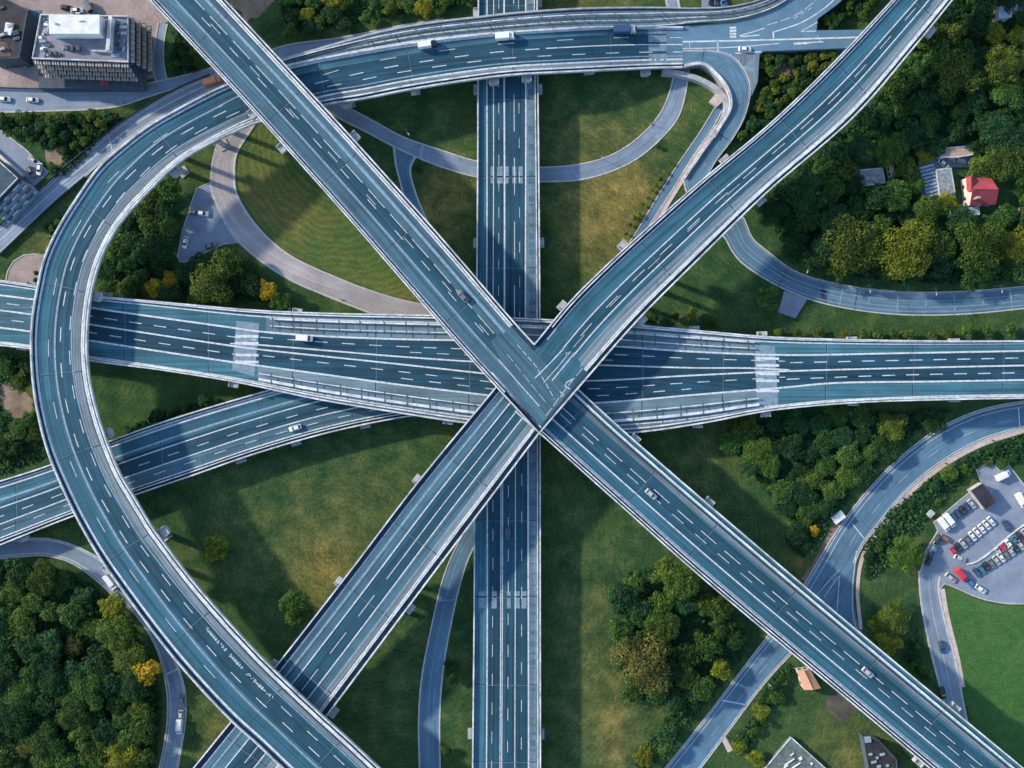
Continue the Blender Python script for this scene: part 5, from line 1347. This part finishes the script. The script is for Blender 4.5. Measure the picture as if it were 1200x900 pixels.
gable('shed', 'small red-roofed shed at the picture edge', [(1193, 243), (1212, 243), (1212, 252), (1194, 252)], 2.4, 3.6, 'x', 'wall', 'red', 'shed')
gable('house', 'small orange-roofed house beside the lower motorway arm', [(934, 786), (949, 784), (962, 806.5), (942, 808.5)], 3.6, 4.5, 'y', 'wall', 'orange')
root, roof = house_flat('weathered_hall', 'low weathered mossy slab building with its corner pointing up at the bottom edge', 'building', [(927, 864), (969, 902), (960, 930), (900, 930), (890, 908)], 1.6, 'mossy', 'mossy', .25)
for x, y, a, b in ((925, 893, 7, .5), (933, 897, 6, .5), (921, 898, 3, .6), (951, 895, 1.5, 1.0), (938, 889, 2, 1.5), (928, 884, 2.5, .4)):
    mb = MB(); c = P(x, y, 1.8); mb.box((c.x, c.y), (.75, .5), a * S, b * S, 1.73, 2.1); mb.build('rooftop_unit', BM['roof_white'], roof)
root, roof = house_flat('dark_shed', 'dark blue-black shed with a white skylight under the lower motorway arm', 'shed', [(1011, 863), (1028, 866), (1050, 890), (1052, 912), (1020, 912)], 4, 'wall_dark', 'roof_dark', .3)
mb = MB(); mb.prism(XY([(1012.5, 863.5), (1020, 863), (1021, 869.5), (1014, 870.5)], 4.4), 4.13, 4.6); mb.build('skylight', BM['paleblue'], roof)
for x, y in ((1020, 884), (1028, 888), (1024, 893), (1034, 884), (1040, 897), (1030, 898)):
    mb = MB(); c = P(x, y, 4.3); mb.box((c.x, c.y), (1, .2), R2.uniform(.4, .9), .35, 4.13, 4.6); mb.build('roof_vent', BM['paleblue'], roof)
house_flat('shelter', 'flat black-roofed shelter in the car park', 'shelter', [(1138, 575), (1151.5, 566.5), (1168, 587.5), (1155, 597.5)], 3.2, 'kerb', 'roof_dark', .15)
kw = thing('kerb_wall', 'long white kerb slanting through the car park', 'kerb', P(1170, 640, 0))
mb = MB(); px_wall(mb, [(1133, 661), (1139, 660), (1148, 656), (1170, 639), (1190, 622), (1212, 607)], 0, 1.5, -.1, .35); mb.build('kerb', M['parapet'], kw)
ub_ = thing('utility_box', 'pale utility cabinet on the grass above the car park', 'cabinet', P(1090, 602, 0))
mb = MB(); c = P(1090, 602, 1); mb.box((c.x, c.y), (.7, .7), 1.1, .8, -.1, 1.6); mb.build('cabinet', BM['paleblue'], ub_)
mb = MB(); mb.box((c.x, c.y), (.7, .7), 1.25, .95, 1.603, 1.75); mb.build('lid', M['conc'], ub_)
for x, y, lab in ((332, 361, 'white site cabin against the edge of the horizontal motorway'), (953, 609, 'small pale cabin on the sandy verge beside the broad road')):
    if y > 600: x, y = 982, 606
    r_ = thing('cabin', lab, 'cabin', P(x, y, 0)); c = P(x, y, 2)
    mb = MB(); mb.box((c.x, c.y), (1, .1) if x < 500 else (.8, .6), 2.0, 1.3, -.1, 2.4); mb.build('wall', BM['wall'], r_)
    mb = MB(); mb.box((c.x, c.y), (1, .1) if x < 500 else (.8, .6), 2.2, 1.5, 2.403, 2.6); mb.build('roof', BM['roof_white'], r_)

# ================================================================== VEHICLES
CARCOL = {'white': (0.72, 0.73, 0.73), 'black': (0.02, 0.022, 0.026), 'dark blue': (0.03, 0.07, 0.16), 'silver': (0.42, 0.44, 0.46), 'red': (0.55, 0.03, 0.05), 'teal': (0.05, 0.18, 0.24), 'brown': (0.24, 0.13, 0.07), 'grey': (0.16, 0.17, 0.19), 'orange': (0.7, 0.24, 0.10), 'blue': (0.05, 0.16, 0.38)}
CM = {k: mat_plain('car_paint_' + k.replace(' ', '_'), v, .35, 0, .5, .4) for k, v in CARCOL.items()}
def loft(secs, mat, name, bev=0):
    """secs: list of (x, halfwidth, z0, z1)"""
    mb = MB(); vs = []
    for x, w, z0, z1 in secs:
        k = .12
        vs += [(x, -w, z0), (x, w, z0), (x, w, z1 - k), (x, w - k, z1), (x, -w + k, z1), (x, -w, z1 - k)]
    fs = []
    for i in range(len(secs) - 1):
        for j_ in range(6): fs.append((i * 6 + j_, i * 6 + (j_ + 1) % 6, i * 6 + 6 + (j_ + 1) % 6, i * 6 + 6 + j_))
    fs.append((5, 4, 3, 2, 1, 0)); e = (len(secs) - 1) * 6; fs.append(tuple(e + j_ for j_ in range(6)))
    mb.indexed(vs, fs); me = mb.mesh(name, mat)
    return me
def wheel_me():
    mb = MB(); mb.tube((0, -.11, 0), (0, .11, 0), .33, .33, 14); return mb.mesh('wheel', M['tyre'])
WH = wheel_me()
PROTO = {
 'car': dict(body=loft([(-2.15, .72, .35, .78), (-2.0, .84, .28, .92), (-.9, .88, .28, .98), (1.0, .88, .28, .95), (1.9, .83, .28, .80), (2.2, .68, .35, .68)], CM['white'], 'body'),
             windows=loft([(-1.75, .70, .93, 1.0), (-1.15, .70, .93, 1.40), (.35, .70, .93, 1.42), (1.1, .72, .90, 1.0)], M['glass'], 'windows'),
             roof=loft([(-1.2, .62, 1.36, 1.46), (.35, .62, 1.36, 1.48)], CM['white'], 'roof'), wx=(-1.35, 1.35), wy=.78, L=4.4),
 'van': dict(body=loft([(-2.7, .92, .4, 2.1), (-2.6, .98, .32, 2.25), (1.3, .98, .32, 2.25), (1.9, .95, .32, 1.35), (2.6, .9, .32, 1.15), (2.75, .78, .4, .9)], CM['white'], 'body'),
             windows=loft([(1.38, .86, 1.3, 2.2), (1.98, .86, 1.28, 1.48)], M['glass'], 'windows'),
             roof=loft([(-2.4, .8, 2.2, 2.3), (1.1, .8, 2.2, 2.3)], CM['white'], 'roof'), wx=(-1.7, 1.7), wy=.85, L=5.4)}
TRUCK = dict(body=loft([(-4.0, 1.22, .6, 3.3), (1.6, 1.22, .6, 3.3)], CM['white'], 'body'), cab=loft([(1.9, 1.15, .5, 2.7), (3.3, 1.15, .5, 2.7), (3.9, 1.05, .5, 1.9)], CM['white'], 'cab'),
             windows=loft([(3.36, 1.0, 1.75, 2.62), (3.96, .98, 1.7, 1.95)], M['glass'], 'windows'), chassis=loft([(-3.9, .9, .42, .62), (3.4, .9, .42, .62)], M['dark_steel'], 'chassis'), wx=(-2.8, 2.6), wy=1.05)
CACHE = {}
def vehicle(px, py, ang, col, label, kind='car', z=0.03, name='parked_car', group=None, scale=1.0, cabcol=None):
    """ang: heading in photo degrees, 0 = to the right, 90 = down"""
    c = P(px, py, z + .7)
    o = thing(name, label, {'car': 'car', 'van': 'van', 'truck': 'truck'}[kind], (c.x, c.y, z), group, rotz=-math.radians(ang))
    o.scale = (scale,) * 3
    pr = TRUCK if kind == 'truck' else PROTO[kind]
    for part in ('body', 'cab', 'windows', 'roof', 'chassis'):
        if part not in pr: continue
        if part not in CACHE.setdefault(kind, {}):
            CACHE[kind][part] = bpy.data.objects.new(part, pr[part]); ch = CACHE[kind][part]
        else: ch = CACHE[kind][part].copy()
        C.objects.link(ch); ch.parent = o
        if part in ('body', 'cab', 'roof'):
            ch.material_slots[0].link = 'OBJECT'; ch.material_slots[0].material = CM[(cabcol or col) if part == 'cab' else col]
    for x in pr['wx']:
        for s_ in (-1, 1):
            ch = bpy.data.objects.new('wheel', WH); C.objects.link(ch); ch.parent = o; ch.location = (x, s_ * pr['wy'], .33)
            if kind == 'truck': ch.scale = (1.35,) * 3; ch.location.z = .45
    return o

# --- car park rows
def prow(p0, p1, n, ang, cols, fmt, group, lot=.03, kinds=None):
    for i in range(n):
        f = i / max(n - 1, 1); x, y = p0[0] + (p1[0] - p0[0]) * f, p0[1] + (p1[1] - p0[1]) * f
        col = cols[i % len(cols)]
        vehicle(x, y, ang + R2.uniform(-3, 3), col, fmt.format(o=ORD[i], c=col), group=group, scale=.86)
prow((1117.5, 606), (1139, 590.5), 5, 52, ['teal', 'dark blue', 'black', 'dark blue', 'silver'], '{c} car, {o} from the white van in the row below the shelter', 'cars parked in the row below the shelter')
vehicle(1105.5, 614.5, 52, 'white', 'white van at the corner of the car park, farthest from the shelter', 'van', name='parked_van')
vehicle(1112.3, 609.8, 52, 'white', 'white van between the corner van and the dark row', 'van', name='parked_van')
prow((1118, 646), (1162, 611), 9, 52, ['red', 'black', 'silver', 'grey', 'white', 'white', 'white', 'white', 'white'], '{c} car, {o} from the red end of the middle row', 'cars parked in the middle row')
prow((1171, 647), (1208, 621), 7, 52, ['silver', 'red', 'white', 'teal', 'black', 'silver', 'dark blue'], '{c} car, {o} along the inside of the white kerb', 'cars parked along the white kerb')
prow((1145, 671), (1208, 632), 12, 52, ['dark blue', 'teal', 'black', 'grey', 'silver', 'white', 'grey', 'silver', 'black', 'silver', 'red', 'grey'], '{c} car, {o} from the kerb end in the long lower row', 'cars parked in the long lower row')
for x, y, a, col, kd, lab in (
    (1179.5, 616, 58, 'dark blue', 'car', 'dark blue car standing alone between the shelter and the white kerb'),
    (1126, 673.5, 50, 'red', 'van', 'red van on the curb by the car park entrance'), (1138, 684, 47, 'blue', 'car', 'blue car in front of the red van'), (1149, 690, 35, 'white', 'car', 'white car at the head of the line by the entrance'), (1114, 677, 40, 'silver', 'car', 'silver car behind the red van'),
    (1099, 633, 125, 'black', 'car', 'black car nearest the corner on the curved edge'), (1094, 645, 118, 'teal', 'car', 'teal car in the middle of the curved edge'), (1089, 656, 110, 'black', 'car', 'black car lowest on the curved edge'),
    (1108, 631, 30, 'brown', 'car', 'brown car just below the white vans'), (1125, 654, 20, 'silver', 'car', 'silver car alone below the red end of the middle row'),
    (1175, 557, -25, 'white', 'van', 'white van in the upper corner of the car park'), (1196, 586, 60, 'white', 'van', 'white van at the picture edge beside the shelter'),
    (228, 249, 10, 'grey', 'car', 'grey car high in the triangular lay-by'), (237, 250, 10, 'white', 'car', 'white car beside the grey one in the lay-by'), (217, 284, 100, 'white', 'car', 'white car at the tip of the lay-by'), (247, 288, -20, 'grey', 'car', 'grey car near the ramp end of the lay-by'),
    (213.5, 822, 88, 'grey', 'car', 'grey car parked highest on the slim bend'), (212, 839, 92, 'silver', 'car', 'silver car parked between the grey car and the white van'), (210.5, 851, 94, 'white', 'van', 'white van parked on the slim bend'),
    (840, -1, 88, 'dark blue', 'car', 'dark blue car in the top strip car park'), (847, 1, 80, 'blue', 'car', 'blue car beside the dark one in the top strip'), (833, -2, 90, 'black', 'car', 'black car in the top strip car park'),
    (78, 9, 10, 'black', 'car', 'black car behind the office block'), (90, 12, 0, 'white', 'car', 'white car behind the office block'), (105, 10, 60, 'grey', 'van', 'grey van behind the office block'),
    (34, 60, 60, 'red', 'car', 'red car between the warehouse and the office block'), (33, 73, -30, 'white', 'car', 'white car below the office corner'), (60, 88, 20, 'white', 'van', 'white van at the front of the forecourt'), (52, 90, 80, 'black', 'car', 'black car at the front of the forecourt'),
    (1106, 192, 40, 'white', 'car', 'white car in the yard between the houses'), (1125, 188, 10, 'silver', 'car', 'silver car below the long grey house'),
    (40, 188, 30, 'silver', 'car', 'silver car in the loading yard'), (46, 198, 100, 'white', 'car', 'white car at the end of the loading yard'), (36, 201, 60, 'grey', 'car', 'grey car by the cream wall'),
):
    vehicle(x, y, a, col, lab, kd, name='parked_' + kd)
# --- moving traffic
for x, y, a, col, kd, z, lab in (
    (1104, 758, 80, 'dark blue', 'car', .03, 'dark blue car driving down the access road'), (1105, 812, 80, 'black', 'car', .03, 'black car just above the lower motorway arm on the access road'),
    (38, 117, 4, 'white', 'car', .03, 'white car on the local street below the office block'), (5, 116, 4, 'white', 'car', .03, 'white car on the local street at the picture edge'),
    (357, 396.5, 4, 'white', 'van', ZH + .03, 'white van on the horizontal motorway beside the upper walkway'),
    (346, 501.5, 163, 'white', 'car', 6.03, 'white car on the diagonal feeder viaduct'),
    (763, 579, 41, 'silver', 'car', 15.9, 'silver car on the lower motorway arm near the crossing'), (1017, 788, 41, 'silver', 'car', 14.95, 'silver car far along the lower motorway arm'),
    (542, 347, 229, 'grey', 'car', 19.1, 'grey car on the topmost western arm'), (873, 57.5, 4, 'white', 'car', 4.24, 'white car turning at the junction'),
    (595, 625, 90, 'dark blue', 'car', 6.03, 'dark blue car on the vertical motorway below the crossing'),
):
    vehicle(x, y, a, col, lab, kd, z, name='car' if kd == 'car' else 'van')
zc = CC.pt(CC.at(590, 60), .1).z + .03
vehicle(592, 43.5, -5, 'white', 'white box truck on the great curve above the vertical motorway', 'truck', zc, 'truck', scale=.85)
zc = CC.pt(CC.at(732, 56), .1).z + .03
vehicle(732, 36, -2, 'dark blue', 'dark blue box truck on the great curve near the junction', 'truck', zc, 'truck', cabcol='silver')
zc = CC.pt(CC.at(500, 75), .1).z + .03
vehicle(501, 53, -9, 'white', 'small white truck with dark load following the curve', 'truck', zc, 'truck', scale=.8, cabcol='black')
vehicle(250, 95.5, -15, 'orange', 'orange box truck on the frontage lane beside the topmost arm', 'truck', .04, 'truck', scale=.8)
vehicle(131, 682, 52, 'white', 'white box truck half hidden beneath the great curve', 'truck', .04, 'truck', scale=.8)

for lab, pts in (('dark fence along the upper side of the frontage lane', [(0, 264.5), (66, 205.5), (120, 161.5), (150, 138.5), (200, 108.5), (246, 88)]),
                 ('dark fence along the lower side of the frontage lane, against the curve', [(0, 299.5), (66, 237), (100, 208)]),
                 ('dark fence between the office block forecourt and the local street', [(-10, 103), (60, 105), (105, 104), (145, 101), (165, 99)])):
    f_ = thing('fence', lab, 'fence', P(*pts[len(pts) // 2], 0)); mb = MB(); px_wall(mb, pts, 0, .5, .1, 1.3); mb.build('panel', M['dark_steel'], f_)
    for p in catmull(pts, 14)[::1]:
        mb = MB(); q = P(p.x, p.y, 0); mb.box((q.x, q.y), (1, 0), .13, .13, -.1, 1.42); mb.build('post', M['dark_steel'], f_)
# street lamps
def lamp(px, py, ang, label):
    c = P(px, py, 0); a = -math.radians(ang); d = Vector((math.cos(a), math.sin(a)))
    o = thing('street_lamp', label, 'street lamp', (c.x, c.y, 0), 'street lamps along the local roads')
    mb = MB(); mb.cyl((c.x, c.y), .10, .06, -.1, 8.0, 8); mb.cyl((c.x, c.y), .28, .28, -.1, .35, 8); mb.build('pole', M['dark_steel'], o)
    mb = MB(); mb.tube((c.x, c.y, 7.9), (c.x + d.x * 1.9, c.y + d.y * 1.9, 8.3), .06, .05, 6); mb.build('arm', M['dark_steel'], o)
    mb = MB(); e = (c.x + d.x * 2.2, c.y + d.y * 2.2); mb.box(e, d, .5, .16, 8.22, 8.38); mb.build('lamp_head', M['conc'], o)
for i, (x, y, a) in enumerate(((1163, 516, -110), (1108, 543, -125), (1058, 583, -140), (1021, 628, -150), (900, 799, -140), (852, 864, -140), (940, 315, 110), (1010, 337, 95), (1085, 340, 90), (1160, 337, 90), (478, 158, 60), (700, 185, 60), (764, 146, 20), (402, 352, 40))):
    lamp(x, y, a, ['lamp on the footway, nearest the eastern edge of the broad road', 'lamp on the footway beside the bend of the broad road', 'lamp on the footway halfway along the bend', 'lamp at the inner end of the pink footway', 'lamp beside the broad road close to the orange-roofed house', 'lamp next to the stub path', 'lamp above the eastern slip road near the paved spur', 'lamp above the slip road below the olive giant', 'lamp above the slip road below the yellow-green giant', 'lamp above the slip road nearest the picture edge', 'lamp at the fork of the loop road', 'lamp inside the loop road near the vertical motorway', 'lamp inside the bend of the loop road', 'lamp at the edge of the sunlit-pink ramp'][i])

# ================================================================== LIGHT, SKY, CAMERA
sun_dir = Vector((0.93, -0.36, 0)).normalized()      # the way shadows fall
elev = math.radians(24)
L = bpy.data.lights.new('sun', 'SUN'); L.energy = 3.1; L.angle = math.radians(2.2); L.color = (1.0, 0.86, 0.68)
so = bpy.data.objects.new('sun', L); C.objects.link(so)
ray = Vector((sun_dir.x * math.cos(elev), sun_dir.y * math.cos(elev), -math.sin(elev)))
so.rotation_euler = ray.to_track_quat('-Z', 'Y').to_euler(); so.location = (0, 0, 200)
wd = bpy.data.worlds.new('World'); bpy.context.scene.world = wd; wd.use_nodes = True
nt = wd.node_tree; bg = nt.nodes['Background']; sky = nt.nodes.new('ShaderNodeTexSky'); sky.sky_type = 'NISHITA'; sky.sun_disc = False
sky.sun_elevation = elev
az = math.atan2(-sun_dir.x, -sun_dir.y)               # compass direction towards the sun
sky.sun_rotation = az
sky.air_density = 1.0; sky.dust_density = 0.6; sky.ozone_density = 1.6
nt.links.new(sky.outputs[0], bg.inputs[0]); bg.inputs[1].default_value = 0.15

cam = bpy.data.cameras.new('camera'); co = bpy.data.objects.new('camera', cam); C.objects.link(co)
cam.sensor_width = 36; cam.lens = 36 * H / (1200 * S); cam.clip_start = 1; cam.clip_end = 9000
co.location = (0, 0, H); co.rotation_euler = (0, 0, 0)
sc = bpy.context.scene; sc.camera = co
sc.view_settings.view_transform = 'Standard'; sc.view_settings.look = 'None'; sc.view_settings.exposure = 1.0; sc.view_settings.gamma = 1
sc.cycles.max_bounces = 5; sc.cycles.use_denoising = True
